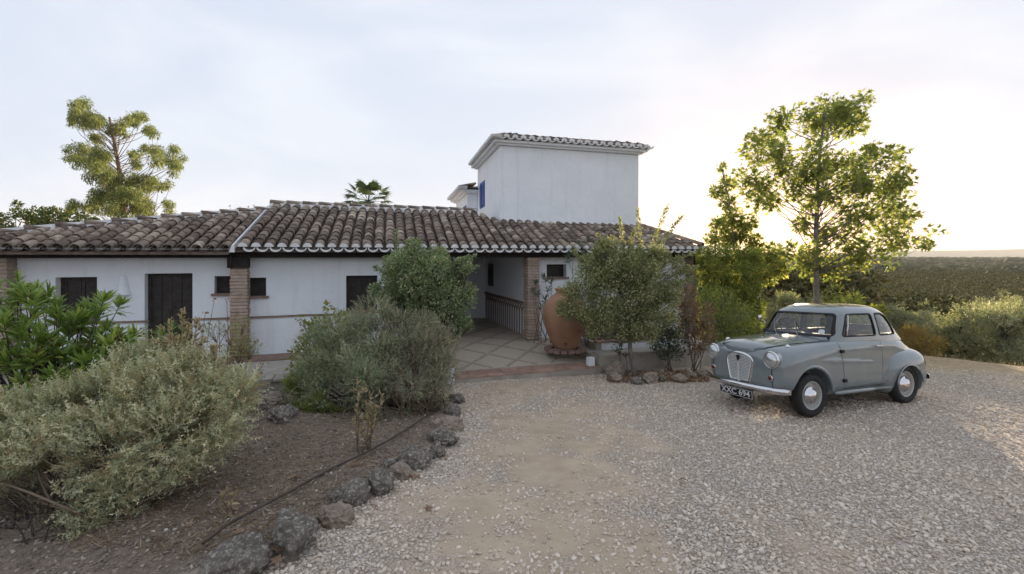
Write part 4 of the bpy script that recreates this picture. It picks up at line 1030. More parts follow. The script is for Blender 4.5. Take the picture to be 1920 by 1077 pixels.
# grille: shield outline
def shield(d=0., n=40):
    pts = []
    top = [(math.cos(w)*(.226+d), .715+math.sin(w)*(.095+d)) for w in np.linspace(0, math.pi, 21)]
    low = [(-.226-d, .70), (-.215-d, .63), (-.195-d, .54), (-.170-d, .45), (-.158-d, .425-d*.6), (.158+d, .425-d*.6), (.170+d, .45), (.195+d, .54), (.215+d, .63), (.226+d, .70)]
    return top+low
gx = lambda y: .634-.22*y*y*1.6
gb = MB(); S_ = shield(-.012); k = len(S_)
gb.add([(gx(y)-.045, y, z) for y, z in S_], [tuple(range(k))]); gb.add([(gx(y)-.09, y, z) for y, z in shield(.0)]+[(gx(y)-.044, y, z) for y, z in shield(-.012)], [(i, (i+1) % k, k+(i+1) % k, k+i) for i in range(k)])
gr = cm(gb, 'grille', M['trim'])
sr = MB(); A = [(.50, y*1.0, z) for y, z in shield(.022)]; B = [(gx(y)-.018, y, z) for y, z in shield(.020)]; C = [(gx(y)-.002, y, z) for y, z in shield(.006)]; D_ = [(gx(y)-.006, y, z) for y, z in shield(-.016)]; E_ = [(gx(y)-.04, y, z) for y, z in shield(-.018)]
sr.add(A+B+C+D_+E_, [(r*k+i, r*k+(i+1) % k, (r+1)*k+(i+1) % k, (r+1)*k+i) for r in range(4) for i in range(k)], 0, True); cm(sr, 'surround', M['chrome'], gr)
hd = MB(); hd.tube([(.615, 0, .425), (.618, 0, .80)], .001, 4)
def half_w(z):
    if z > .715: return (.226-.016)*math.sqrt(max(0, 1-((z-.715)/.08)**2))
    return float(np.interp(z, [.42, .45, .54, .63, .70], [.142, .154, .179, .199, .209]))
nsl = 17
for i in range(nsl):
    z = .448+i*.0205
    if z > .785: continue
    hw = half_w(z)
    for sy in (1, -1):
        s_ = MB(); y0, y1 = sy*.012, sy*hw; ym = (y0+y1)/2
        vs_q = []
        for y in (y0, ym, y1):
            x = gx(y)-.016; vs_q += [(x, y, z-.0062), (x, y, z+.0048), (x-.022, y, z+.0075), (x-.022, y, z-.0035)]
        s_.add(vs_q, [(a_, a_+1, b_+1, b_) for q in (0, 4) for a_, b_ in ((q, q+4), (q+1, q+5), (q+2, q+6))]+[(q+3, q, q+4, q+7) for q in (0, 4)]); cm(s_, 'slat', M['grille'], gr)
fr_ = MB(); A = [(gx(y)-.010, y, z) for y, z in shield(-.012)]; B = [(gx(y)-.010, y, z) for y, z in shield(-.034)]; C = [(gx(y)-.03, y, z) for y, z in shield(-.036)]
fr_.add(A+B+C, [(r*k+i, r*k+(i+1) % k, (r+1)*k+(i+1) % k, (r+1)*k+i) for r in range(2) for i in range(k)]); cm(fr_, 'frame', M['grille'], gr)
cb = MB(); cb.box((.626, 0, .595), (.016, .024, .36)); cm(cb, 'centre_bar', M['grille'], gr)
bd = MB(); pts_b = [(.020, .745), (.024, .775), (0, .785), (-.024, .775), (-.020, .745), (-.008, .70), (0, .69), (.008, .70)]
bd.add([(.640, y, z) for y, z in pts_b]+[(.62, y, z) for y, z in pts_b], [tuple(range(8))]+[(i, 8+i, 8+(i+1) % 8, (i+1) % 8) for i in range(8)]); cm(bd, 'badge', M['trim'], gr)
# bumpers: curved chrome blades
def blade(name, xf, z, ymax, hgt, mat):
    prof = [(-.018, -.5), (.004, -.5), (.020, -.34), (.030, -.1), (.032, .1), (.024, .34), (.006, .5), (-.018, .5)]
    ys_ = np.linspace(-ymax, ymax, 33); mb = MB(); V = []
    for y in ys_:
        e = abs(y)/ymax; sc_b = 1 if e < .96 else .72
        V += [(xf(y)+p[0]*(1 if xf(0) > 0 else -1), y, z+p[1]*hgt*sc_b) for p in prof]
    n = len(prof); fs = [(i*n+j, i*n+(j+1) % n, (i+1)*n+(j+1) % n, (i+1)*n+j) for i in range(32) for j in range(n)]+[tuple(range(n)), tuple(range(32*n, 33*n))[::-1]]
    mb.add(V, fs, 0, True); me = mb.mesh(name); return cpart(name, smooth(me, 50), mat)
blade('front_bumper', lambda y: .672-.12*(abs(y)/.7)**2-.06*(abs(y)/.7)**8, .372, .70, .085, M['chrome'])
blade('rear_bumper', lambda y: -2.72+.10*(abs(y)/.66)**2+.06*(abs(y)/.66)**8, .36, .66, .085, M['chrome'])
for sy in (1, -1):
    br_ = MB(); br_.box((.60, sy*.33, .36), (.12, .03, .04)); br_.box((-2.62, sy*.33, .36), (.2, .03, .04)); cm(br_, 'bumper_iron', M['trim'])
# number plate with raised characters
pm_ = Matrix.Translation((.690, 0, .272)) @ Matrix.Rotation(R(6), 4, 'Y')
pb = MB(); pb.box((0, 0, 0), (.010, .575, .112), M=pm_); plo = cm(pb, 'number_plate', M['plate'])
bo = MB()
for c_, d_ in (((.006, 0, .052), (.003, .570, .005)), ((.006, 0, -.052), (.003, .570, .005)), ((.006, .2825, 0), (.003, .005, .099)), ((.006, -.2825, 0), (.003, .005, .099))): bo.box(c_, d_, M=pm_)
cm(bo, 'border', M['silver'], plo)
def text_mesh(s, size, depth):
    cu = bpy.data.curves.new('txt', 'FONT'); cu.body = s; cu.size = size; cu.extrude = depth; cu.align_x = 'CENTER'; cu.align_y = 'CENTER'; cu.offset = .0015; o = bpy.data.objects.new('txt', cu); COL.objects.link(o)
    bpy.context.view_layer.update(); me = bpy.data.meshes.new_from_object(o.evaluated_get(bpy.context.evaluated_depsgraph_get())); bpy.data.objects.remove(o); return me
tm = text_mesh('XXC 694', .108, .0015); tm.materials.clear()
# letters: text x -> car +y (reads correctly from the front), text y -> z
xs_t = [v.co.x for v in tm.vertices]; kx = .50/(max(xs_t)-min(xs_t)); 
mtx = pm_ @ Matrix(((0, 0, 1, .0085), (kx, 0, 0, 0), (0, 1.02, 0, 0), (0, 0, 0, 1)))
tm.transform(mtx); cpart('characters', tm, M['silver'], plo)
# wipers, tax disc
for y0, y1 in ((-.20, -.40), (.16, -.03)):
    wp = MB()
    def gpt(y, z, off=.012):
        rg = gring(z, 0.); fr2 = rg[rg[:, 0] > -1.1]; j = np.argmin(np.abs(fr2[:, 1]-y)); return (fr2[j, 0]+off, y, z)
    wp.tube([gpt(y0, 1.022, .03), gpt((y0+y1)/2, 1.11, .028)], .005, 6); wp.tube([gpt(y0*.55+y1*.45, 1.095, .02), gpt(y1, 1.235, .014)], .004, 5); cm(wp, 'wiper', M['steel'])
dk = MB(); c0 = Vector(gpt(.44, 1.10, .0)); ndx = Vector((.72, .25, .60)).normalized(); a_ = ndx.orthogonal().normalized(); b_ = ndx.cross(a_)
ring0 = [c0+ndx*.004+(a_*math.cos(w)+b_*math.sin(w))*.042 for w in np.linspace(0, 2*math.pi, 21)[:-1]]
dk.add(ring0+[p-ndx*.003 for p in ring0], [tuple(range(20)), tuple(range(20, 40))[::-1]]+[(i, 20+i, 20+(i+1) % 20, (i+1) % 20) for i in range(20)]); cm(dk, 'tax_disc', pmat('pale_paper_disc', (.42, .44, .46), (.62, .62, .62), 60, .6, 0))
# interior: floor lining, dash, wheel, seats
fi = MB(); fi.box((-1.32, 0, .54), (1.50, .95, .03)); cm(fi, 'interior_floor', M['navy'])
for sy in (1, -1):
    tc2 = MB(); tc2.box((-1.3, sy*.479, .76), (1.4, .008, .40)); cm(tc2, 'door_lining', M['navy'])
ds = MB(); ds.box((-.56, 0, 1.03), (.12, 1.08, .07)); cm(ds, 'dashboard', M['navy'])
stw = MB(); Ms = Matrix.Translation((-.78, -.29, 1.10)) @ Matrix.Rotation(R(-62), 4, 'Y'); stw.tube([Ms @ Vector((.17*math.cos(w), .17*math.sin(w), 0)) for w in np.linspace(0, 2*math.pi, 25)], .010, 6, cap=False)
for w in (0, 2.1, 4.2): stw.tube([Ms @ Vector((0, 0, 0)), Ms @ Vector((.17*math.cos(w), .17*math.sin(w), 0))], .007, 5)
cm(stw, 'steering_wheel', M['trim'])
def seat(x, y, w, h):
    s_ = superell((0, 0, 0), (.07, w, h), 2.6, 4.0, 32, 14); s_.transform(Matrix.Translation((x, y, .60+h)) @ Matrix.Rotation(R(-12), 4, 'Y')); so = cpart('seat', smooth(s_, 60), M['seat'])
    s_ = superell((0, 0, 0), (.22, w, .08), 3, 4.0, 32, 14); s_.transform(Matrix.Translation((x+.24, y, .66))); cpart('cushion', smooth(s_, 60), M['seat'], so)
seat(-1.22, .25, .21, .24); seat(-1.22, -.25, .21, .24); seat(-1.92, 0, .44, .22)
# ================================================================ PLANTS
def unit(v): return v/(np.linalg.norm(v, axis=-1, keepdims=True)+1e-9)
def T_oval(w=.5, fold=.12):
    V = np.array([(0, 0, 0), (w/2, .38, fold), (.0, .40, 0), (-w/2, .38, fold), (0, 1, -.04)], float); return V, np.array([(0, 1, 2), (0, 2, 3), (1, 4, 2), (2, 4, 3)])
def T_tri(w=.4):
    return np.array([(0, 0, 0), (w/2, .5, .05), (0, 1, 0), (-w/2, .5, .05)], float), np.array([(0, 1, 2), (0, 2, 3)])
def T_lance(w=.16, bend=.15):
    V = [(0, 0, 0)]; 
    for y, k in ((.3, .9), (.65, .8)): V += [(w/2*k, y, .02-bend*y*y), (0, y, -bend*y*y), (-w/2*k, y, .02-bend*y*y)]
    V.append((0, 1, -bend)); return np.array(V, float), np.array([(0, 1, 2), (0, 2, 3), (1, 4, 5), (1, 5, 2), (2, 5, 6), (2, 6, 3), (4, 7, 5), (5, 7, 6)])
def T_plane():
    """five-lobed leaf"""
    a = [(-90, .10), (-35, .55), (-8, .28), (22, .72), (52, .34), (90, .95), (128, .34), (158, .72), (188, .28), (215, .55)]
    V = [(0, .32, 0)]+[(r*math.cos(R(w))*.75, .32+r*math.sin(R(w))*.72, -.10*r*r+.04*(i % 2)) for i, (w, r) in enumerate(a)]
    V[1] = (0, 0, 0); return np.array(V, float), np.array([(0, i, i % 10+1) for i in range(1, 11)])
def T_sprig(n=12, ll=.16, lw=.045, up=.7, seed=1, spine=.012):
    """twig of length 1 set with small leaves"""
    r = np.random.default_rng(seed); V = []; Fc = []
    def tri(a, b, c): i = len(V); V.extend([a, b, c]); Fc.append((i, i+1, i+2))
    tri((-spine, 0, 0), (spine, 0, 0), (0, 1, 0)); tri((0, 0, -spine), (0, 0, spine), (0, 1, 0))
    for i in range(n):
        y = .12+.86*i/n; w = r.random()*6.28; d = np.array([math.cos(w)*(1-up), up*(.6+.5*r.random()), math.sin(w)*(1-up)]); d = d/np.linalg.norm(d)*ll*(.7+.6*r.random()); b = np.array((0, y, 0)); s = np.cross(d, (r.random()-.5, r.random()-.5, r.random()-.5)); s = s/np.linalg.norm(s)*lw/2
        i0 = len(V); V.extend([tuple(b+d*.2+s*1.3), tuple(b+d*.2-s*1.3), tuple(b+d*1.1)]); Fc.append((i0, i0+1, i0+2))
    return np.array(V, float), np.array(Fc)
def place(T, pos, axis, scale, rnd=None, roll=None):
    V0, F0 = T; pos = np.asarray(pos, float); n = len(pos); y = unit(np.asarray(axis, float)); up = np.tile([0, 0, 1.], (n, 1)); up = np.where(np.abs(y[:, 2:3]) > .95, [1., 0, 0], up)
    x = unit(np.cross(y, up)); z = np.cross(x, y); ro = RNG.random(n)*2*math.pi if roll is None else roll
    c, s = np.cos(ro)[:, None], np.sin(ro)[:, None]; x, z = x*c+z*s, -x*s+z*c
    sc_ = np.asarray(scale, float).reshape(n, 1, 1)*np.ones((n, 1, 1))
    P_ = pos[:, None, :]+sc_*(V0[None, :, 0:1]*x[:, None]+V0[None, :, 1:2]*y[:, None]+V0[None, :, 2:3]*z[:, None])
    k = len(V0); Fs = (np.arange(n)[:, None, None]*k+F0[None]).reshape(-1, 3)
    rn = np.repeat(RNG.random(n) if rnd is None else rnd, k); return P_.reshape(-1, 3), Fs, rn
def foliage(name, sets, parent, mat, stuff=True):
    """sets: list of place() results -> one part"""
    V = []; Fs = []; rn = []; b = 0; off = np.array(wloc(parent)) if parent is not None else 0
    for v, f, r in sets: V.append(v-off); Fs.append(f+b); rn.append(r); b += len(v)
    me = np_mesh(name, np.concatenate(V), np.concatenate(Fs), {'rnd': np.concatenate(rn)})
    o = link(name, me, parent, mat)
    if stuff: o['kind'] = 'stuff'
    return o
def rdir(n): return unit(RNG.normal(size=(n, 3)))
def blob_pts(blobs, n, shell=.5, clump=0.):
    """points in a union of ellipsoids (centre, radii), weighted by size"""
    w = np.array([r[0]*r[1]+r[0]*r[2]+r[1]*r[2] for c, r in blobs]); w = w/w.sum(); idx = RNG.choice(len(blobs), n, p=w)
    C = np.array([list(c) for c, r in blobs])[idx]; Rr = np.array([list(r) for c, r in blobs])[idx]
    d = rdir(n); rad = (shell+(1-shell)*RNG.random(n)**.6)[:, None]; p = C+d*Rr*rad
    if clump:
        q = np.array([mnoise.noise(Vector(x)*clump) for x in p]); k = q > -.18+.25*(RNG.random(n)-.5); p, d, idx = p[k], d[k], idx[k]
    return p, d, idx
BARK = {'grey': pmat('grey_bark', (.13, .115, .10), (.25, .23, .20), 9, .95, .6, 50, .2, dist=.02), 'dark': pmat('dark_bark', (.04, .032, .026), (.085, .07, .058), 9, .95, .6, 50, .2, dist=.02), 'dry': pmat('dry_brown_twig', (.13, .095, .07), (.24, .18, .13), 9, .95, .3, 50, .2), 'white': pmat('pale_trunk', (.30, .28, .25), (.46, .44, .40), 4, .9, .4, 40, .2)}
def stems(name, paths, parent, mat, n=5):
    mb = MB()
    for pts, rad in paths: mb.tube(pts, rad, n)
    return mb.build(name, mat, parent)
def curve(a, b, bow=.1, k=5, droop=0.):
    a, b = Vector(a), Vector(b); L = (b-a).length; o = Vector(RNG.normal(size=3))*bow*L
    return [a.lerp(b, t_)+o*math.sin(math.pi*t_)*.5-UP*droop*L*t_*t_ for t_ in np.linspace(0, 1, k)]
def taper(r0, r1, k=5): return list(np.linspace(r0, r1, k))
LM = {
 'plane': leafmat('plane_tree_leaf', (0.121, 0.167, 0.067), (0.233, 0.267, 0.110), 0.7, .5, (0.420, 0.375, 0.147)),
 'bush': leafmat('small_bush_leaf', (0.168, 0.205, 0.097), (0.340, 0.353, 0.186), 0.35, .55, (0.599, 0.528, 0.334)),
 'box': leafmat('deep_green_leaf', (0.132, 0.202, 0.109), (0.294, 0.353, 0.207), 0.35, .5, (0.560, 0.524, 0.366)),
 'hedge': leafmat('hedge_leaf', (0.152, 0.197, 0.062), (0.285, 0.327, 0.107), 0.5, .5, (0.467, 0.454, 0.154)),
 'silver': leafmat('silver_green_sprig', (0.306, 0.322, 0.207), (0.551, 0.554, 0.383), .25, .7, (0.775, 0.719, 0.513)),
 'rosem': leafmat('grey_green_sprig', (0.189, 0.229, 0.143), (0.358, 0.393, 0.256), .2, .7, (0.644, 0.584, 0.391)),
 'rosem_dry': leafmat('brown_grey_sprig', (0.186, 0.167, 0.125), (0.316, 0.289, 0.215), .2, .8, (0.465, 0.409, 0.297)),
 'olean': leafmat('oleander_leaf', (0.122, 0.203, 0.048), (0.235, 0.333, 0.090), .35, .42, (0.423, 0.471, 0.130)),
 'olean_dk': leafmat('dark_oleander_leaf', (0.060, 0.104, 0.060), (0.121, 0.169, 0.101), .25, .45, (0.197, 0.240, 0.152)),
 'euc': leafmat('eucalyptus_leaf', (0.111, 0.153, 0.069), (0.208, 0.238, 0.089), 0.4, .5, (0.352, 0.337, 0.119)),
 'olive': leafmat('olive_leaf', (0.171, 0.196, 0.131), (0.296, 0.314, 0.226), 0.45, .55, (0.466, 0.459, 0.385)),
 'oak': leafmat('holm_oak_leaf', (0.069, 0.072, 0.030), (0.139, 0.128, 0.056), 0.04, .9, (0.224, 0.188, 0.082)),
 'gorse': leafmat('rusty_green_sprig', (0.169, 0.124, 0.039), (0.286, 0.202, 0.065), .35, .7, (0.390, 0.260, 0.091)),
 'vine': leafmat('yellow_green_leaf', (0.144, 0.180, 0.031), (0.274, 0.281, 0.058), .4, .5, (0.374, 0.317, 0.086)),
 'brown': leafmat('dead_brown_leaf', (0.185, 0.113, 0.073), (0.317, 0.205, 0.139), .3, .75, (0.436, 0.317, 0.224)),
 'rose': leafmat('dark_rose_leaf', (0.044, 0.071, 0.044), (0.087, 0.128, 0.078), .2, .5, (0.176, 0.195, 0.117)),
 'straw': leafmat('dry_straw', (.26, .205, .12), (.42, .34, .215), .3, .8, (.55, .47, .33)),
 'palm': leafmat('palm_leaf', (0.047, 0.082, 0.043), (0.102, 0.140, 0.078), .25, .45, (0.156, 0.203, 0.109)),
 'creeper': leafmat('creeper_leaf', (0.051, 0.082, 0.033), (0.113, 0.150, 0.055), .35, .5, (0.237, 0.182, 0.091)),
 'redseed': leafmat('dark_red_seed', (.060, .014, .012), (.11, .03, .022), .1, .7, (.16, .06, .035)),
}
def bpx(x, y, r, Y, dY=0., ry=None, org=(0, 0), k=1.0):
    """blob from a photo circle at distance Y"""
    c = at(org[0]+x/k, org[1]+y/k, Y+dY); rr = r/k*(Y+dY)/F; return (c, (rr, ry if ry else rr, rr))

def lumps(blobs, k=6, f=(.28, .5), core=.78, out=.95):
    """break each smooth blob into a smaller core and uneven tufts on its surface"""
    o = [(c, tuple(x*core for x in r)) for c, r in blobs]
    for c, r in blobs:
        for d in rdir(k): s_ = random.uniform(*f); o.append((Vector(c)+Vector(d*np.array(r)*out*random.uniform(.75, 1.1)), tuple(x*s_*random.uniform(.8, 1.2) for x in r)))
    return o
# ---------------------------------------------------------------- trees
def broadleaf(name, label, cat, base, trunk, tr, blobs, limbs_r, T, n, size, mat, bark, group=None, shell=.2, clump=0., droop=.0, twigs=120, spread=.8):
    """trunk: list of points; every blob hangs on a limb that leaves the trunk below it"""
    root = empty(name, base, label, cat, group)
    tp = [Vector(p) for p in trunk]; paths = [(tp, taper(tr, tr*.28, len(tp)))]; limb = []
    for c, r in blobs:
        c = Vector(c); zt_ = max(c.z-.6*math.hypot(c.x-tp[0].x, c.y-tp[0].y)-.1, tp[0].z+.33*(tp[-1].z-tp[0].z))
        j = int(np.clip(np.searchsorted([p.z for p in tp], zt_), 1, len(tp)-1)); a = tp[j-1].lerp(tp[j], float(np.clip((zt_-tp[j-1].z)/max(.01, tp[j].z-tp[j-1].z), 0, 1)))
        p = curve(a, c, .16, 6); limb.append(p); paths.append((p, taper(limbs_r, limbs_r*.25, 6)))
    pts, d, idx = blob_pts(blobs, n, shell, clump)
    for q in range(min(twigs, len(pts))):
        L = limb[idx[q]]; a = L[-2 if q % 2 else -1]; paths.append((curve(a, pts[q], .12, 3), taper(limbs_r*.3, .003, 3)))
    stems('trunk', paths, root, bark, 6)
    ax = unit(d*.7+rdir(len(pts))*spread+np.array([0, 0, -droop])); foliage('crown', [place(T, pts, ax, size[0]+(size[1]-size[0])*RNG.random(len(pts)), roll=RNG.normal(size=len(pts))*.7)], root, mat)
    return root
PY = 13.0
O6 = dict(org=(1300, 150), k=2.627)
pb_ = [(620,130,85),(760,130,80),(838,100,52),(560,205,85),(395,215,60),(335,300,62),(290,370,55),(420,330,75),(700,250,85),(800,215,65),(885,315,50),(330,470,72),(430,440,72),(560,360,85),(680,390,75),(990,390,42),(920,390,55),(800,420,75),(870,480,75),(1000,480,62),(1075,465,38),(345,575,75),(480,540,60),(850,560,82),(950,570,72),(1015,545,50),(395,630,50),(530,700,48),(760,660,80),(900,660,82),(1025,650,55),(1075,650,34),(470,860,60),(560,850,60),(620,900,70),(705,770,75),(820,800,82),(960,765,80),(1050,785,52),(1125,785,38),(1180,748,30),(700,905,70),(800,885,52),(975,870,45),(620,780,45),(640,480,40),(590,590,35),(600,440,55),(650,560,55),(560,630,42),(690,560,50),(540,470,50),(740,520,55)]
blobs = [bpx(x+RNG.normal()*r*.4, y+RNG.normal()*r*.4, r*(.75+.45*random.random()), PY, RNG.normal()*.8, **O6) for x, y, r in pb_ for _ in range(2)]
gb_ = at(1531, 600, PY); gz = float(zg(gb_.x, gb_.y)); tb0 = Vector((gb_.x, gb_.y, gz-.1))
tr_ = [tb0, at(1531, 560, PY), at(1530, 500, PY), at(1530, 440, PY+.05), at(1532, 380, PY), at(1534, 320, PY), at(1540, 260, PY-.05), at(1548, 215, PY)]
broadleaf('plane_tree', 'tall young plane tree in leaf with the low sun behind it, beyond the car', 'tree', tb0, tr_, .095, blobs, .015, T_plane(), 11500, (.085, .165), LM['plane'], BARK['grey'], shell=.0, twigs=500)
pb2 = [(140,430,22),(165,515,42),(110,550,32),(170,600,45),(200,680,55),(130,720,48),(230,760,58),(280,700,40),(95,785,38),(170,790,52),(300,800,45),(380,870,70),(350,960,60),(420,930,50)]
blobs = [bpx(x, y, r, 15, RNG.normal()*.4, **O6) for x, y, r in pb2]
b0 = at(1378, 560, 15); b0.z = float(zg(b0.x, b0.y))-.1
broadleaf('plane_tree', 'slim leafy sapling rising above the clipped hedge left of the plane tree', 'tree', b0, [b0, at(1378, 480, 15), at(1372, 420, 15), at(1366, 370, 15), at(1355, 325, 15)], .05, blobs, .018, T_plane(), 3800, (.085, .16), LM['plane'], BARK['grey'], shell=.1, twigs=150)
# eucalyptus far left
O1 = dict(org=(0, 150), k=3.264)
eb_ = [(520,190,62),(470,170,45),(440,240,30),(560,250,55),(600,310,50),(700,290,42),(740,310,30),(780,240,35),(840,250,48),(910,310,42),(430,460,42),(500,450,60),(570,480,62),(650,500,60),(600,590,70),(700,600,80),(660,700,75),(760,690,70),(830,460,40),(820,560,60),(830,640,60),(940,430,60),(1040,470,62),(1070,540,40),(930,620,55),(1010,650,45),(860,740,70),(800,820,70),(700,790,50),(1030,790,50),(940,820,40),(450,760,40),(560,770,40)]
EY = 28
blobs = [bpx(x+RNG.normal()*r*.55, y+RNG.normal()*r*.55, r*(.4+.5*random.random()), EY, RNG.normal()*1.7, **O1) for x, y, r in eb_ for _ in range(5)]
eb0 = at(235, 470, EY); eb0.z = -.3
tr_ = [eb0, at(235, 420, EY), at(228, 360, EY), at(224, 320, EY), at(215, 270, EY), at(205, 220, EY)]
broadleaf('eucalyptus_tree', 'tall airy yellow-green eucalyptus behind the left roof', 'tree', eb0, tr_, .2, blobs, .022, T_lance(.24, .2), 46000, (.09, .21), LM['euc'], BARK['dry'], shell=.05, clump=0., droop=.9, twigs=420)
# fan palm behind the ridge
pc = at(690, 378, 22); pal = empty('palm_tree', (pc.x, pc.y, -.2), 'fan palm showing its crown above the ridge of the middle roof', 'tree')
stems('trunk', [([(pc.x, pc.y, -.3), (pc.x+.03, pc.y, 2), (pc.x, pc.y, pc.z)], [.19, .16, .15])], pal, BARK['dark'], 10)
for i in range(26):
    w = i*2.4; el = R(-25+95*((i*7) % 26)/26); d = Vector((math.cos(w)*math.cos(el), math.sin(w)*math.cos(el), math.sin(el))); L = .62+.15*random.random(); tip = pc+d*L
    sd = d.cross(UP).normalized() if abs(d.z) < .95 else Vector((1, 0, 0)); nn_ = sd.cross(d); fr = MB(); fr.tube([pc, pc+d*L*.5, tip], [.014, .011, .009], 5)
    Fv = []
    for k in range(15):
        a_ = R(-78+156*k/14); q = d*math.cos(a_)+sd*math.sin(a_); e = tip+q*(.58-.12*abs(a_))-UP*.12*abs(math.sin(a_))-UP*(.10 if k % 2 else .04); s_ = (sd*math.cos(a_)-d*math.sin(a_))*.036; m_ = tip+q*.3
        i0 = len(fr.v); fr.add([tip, m_+s_, e, m_-s_, m_+nn_*.02], [(0, 1, 4), (1, 2, 4), (2, 3, 4), (3, 0, 4)])
    me = fr.mesh('frond', wloc(pal)); ra = me.attributes.new('rnd', 'FLOAT', 'POINT'); ra.data.foreach_set('value', np.full(len(me.vertices), random.random()).astype(np.float32)); link('frond', me, pal, LM['palm'])

# ---------------------------------------------------------------- shrubs made of small leaves
def shrub(name, label, base, blobs, T, n, size, mat, nst=7, sr=.02, bark='dark', shell=.45, clump=0., spread=.8, upb=.3, extra=None, core=None, cat='shrub', group=None, twigs=140):
    root = empty(name, base, label, cat, group); b = Vector(base); paths = []
    tips = []
    for c, r in blobs:
        p = curve(b+Vector((random.uniform(-.12, .12), random.uniform(-.12, .12), 0)), c, .10, 5); paths.append((p, taper(sr, sr*.4))); tips.append(p)
    pts, d, idx = blob_pts(blobs, n, shell, clump)
    for q in range(min(twigs, len(pts))): paths.append((curve(tips[idx[q]][-2], pts[q], .1, 3), taper(sr*.3, .002, 3)))
    stems('stem', paths, root, BARK[bark], 5)
    ax = unit(d+rdir(len(pts))*spread+np.array([0, 0, upb])); sets = [place(T, pts, ax, size[0]+(size[1]-size[0])*RNG.random(len(pts)), roll=RNG.normal(size=len(pts))*.7)]
    if extra: sets += extra
    foliage('foliage', sets, root, mat); return root
def shoots(starts, T, per, size):
    """long leafy shoots: (points) -> leaves along them"""
    sets = []; 
    for pts in starts:
        P_ = np.array([list(p) for p in pts]); L = np.linspace(0, len(P_)-1, per); pos = np.stack([np.interp(L, range(len(P_)), P_[:, i]) for i in range(3)], 1)
        pos += RNG.normal(size=pos.shape)*.03*np.linspace(1, .45, per)[:, None]; sets.append(place(T, pos, rdir(per)+np.array([0, 0, .6]), size*(.7+.6*RNG.random(per))))
    return sets
# round bush in front of the passage
Y0 = 8.9
bl = [bpx(795, 535, 72, Y0), bpx(755, 510, 50, Y0, -.1), bpx(840, 520, 48, Y0, .1), bpx(745, 560, 42, Y0), bpx(845, 570, 42, Y0, -.1), bpx(790, 590, 55, Y0), bpx(775, 490, 42, Y0), bpx(815, 495, 40, Y0, .2), bpx(868, 500, 22, Y0), bpx(720, 540, 22, Y0), bpx(865, 600, 25, Y0, -.2)]
b0 = at(795, 690, Y0); b0.z = float(zg(b0.x, b0.y))
sh = shoots([curve(at(850, 505, Y0), at(893, 478, Y0), .05), curve(at(850, 520, Y0), at(898, 500, Y0), .05), curve(at(780, 475, Y0), at(760, 452, Y0), .05), curve(at(750, 500, Y0), at(742, 430, Y0), .05), curve(at(730, 520, Y0), at(700, 500, Y0), .05), curve(at(860, 560, Y0), at(895, 545, Y0), .05)], T_oval(.55), 160, .046)
shrub('round_bush', 'dense round evergreen bush hiding the left side of the passage', b0, lumps(bl, 9, out=.8), T_oval(.6), 46000, (.030, .060), LM['box'], shell=.3, extra=sh, sr=.022, bark='dark')
# small tree before the right-hand wing
Y0 = 9.35
bl = [bpx(1165, 545, 80, Y0), bpx(1110, 520, 52, Y0), bpx(1215, 530, 55, Y0), bpx(1090, 570, 42, Y0), bpx(1240, 575, 42, Y0), bpx(1150, 490, 50, Y0), bpx(1200, 500, 45, Y0, .1), bpx(1150, 600, 52, Y0), bpx(1205, 600, 48, Y0), bpx(1185, 618, 28, Y0), bpx(1065, 580, 22, Y0), bpx(1262, 545, 28, Y0), bpx(1110, 600, 35, Y0), bpx(1125, 470, 25, Y0), bpx(1235, 480, 25, Y0), bpx(1275, 500, 18, Y0)]
b0 = ground_at(1191, 707)
pth = [(1205, 500, 1195, 392), (1215, 490, 1252, 386), (1222, 490, 1281, 405), (1170, 480, 1162, 408), (1180, 480, 1190, 430), (1230, 500, 1300, 476), (1240, 520, 1310, 500), (1140, 480, 1120, 440), (1100, 500, 1075, 470), (1260, 540, 1300, 520)]
sh = shoots([curve(at(a, b_, Y0), at(c, d, Y0), .06) for a, b_, c, d in pth], T_oval(.55), 260, .046)
root = broadleaf('small_tree', 'small bushy tree with long upright shoots in front of the right-hand wing', 'tree', b0, [b0-UP*.05, at(1188, 690, Y0), at(1181, 655, Y0), at(1182, 630, Y0), at(1180, 590, Y0), at(1178, 540, Y0), at(1178, 500, Y0)], .055, lumps([(c, tuple(q*.9 for q in r)) for c, r in bl], 9, out=.8), .012, T_oval(.6), 52000, (.030, .060), LM['bush'], BARK['grey'], shell=.25, twigs=200)
foliage('shoot', sh, root, LM['bush'])
# hedge and climbing plant on the corner post
Y0 = 12.6
bl = []
for x in range(1322, 1420, 16):
    for y in range(478, 640, 16): bl.append(bpx(x+random.uniform(-4, 4), y+random.uniform(-3, 3), 13+4*random.random(), Y0, random.uniform(-.5, .1)))
b0 = at(1365, 670, Y0); b0.z = float(zg(b0.x, b0.y))
shrub('hedge', 'tall clipped green hedge at the right corner of the house', b0, bl, T_oval(.6), 36000, (.04, .075), LM['hedge'], shell=.15, sr=.012, twigs=40, cat='hedge')
wp_ = MB(); q0 = at(1423, 640, 12.7); q1 = at(1423, 556, 12.7); zz0 = float(zg(q0.x, q0.y)); wp_.box((q0.x, q0.y, (zz0+q1.z)/2), (.07, .07, q1.z-zz0+.1)); wp_.box((q0.x, q0.y, q1.z+.06), (.10, .10, .03)); props(wp_.build('fence_post', M['plaster'], None), 'slim white post at the right edge of the hedge', 'post')
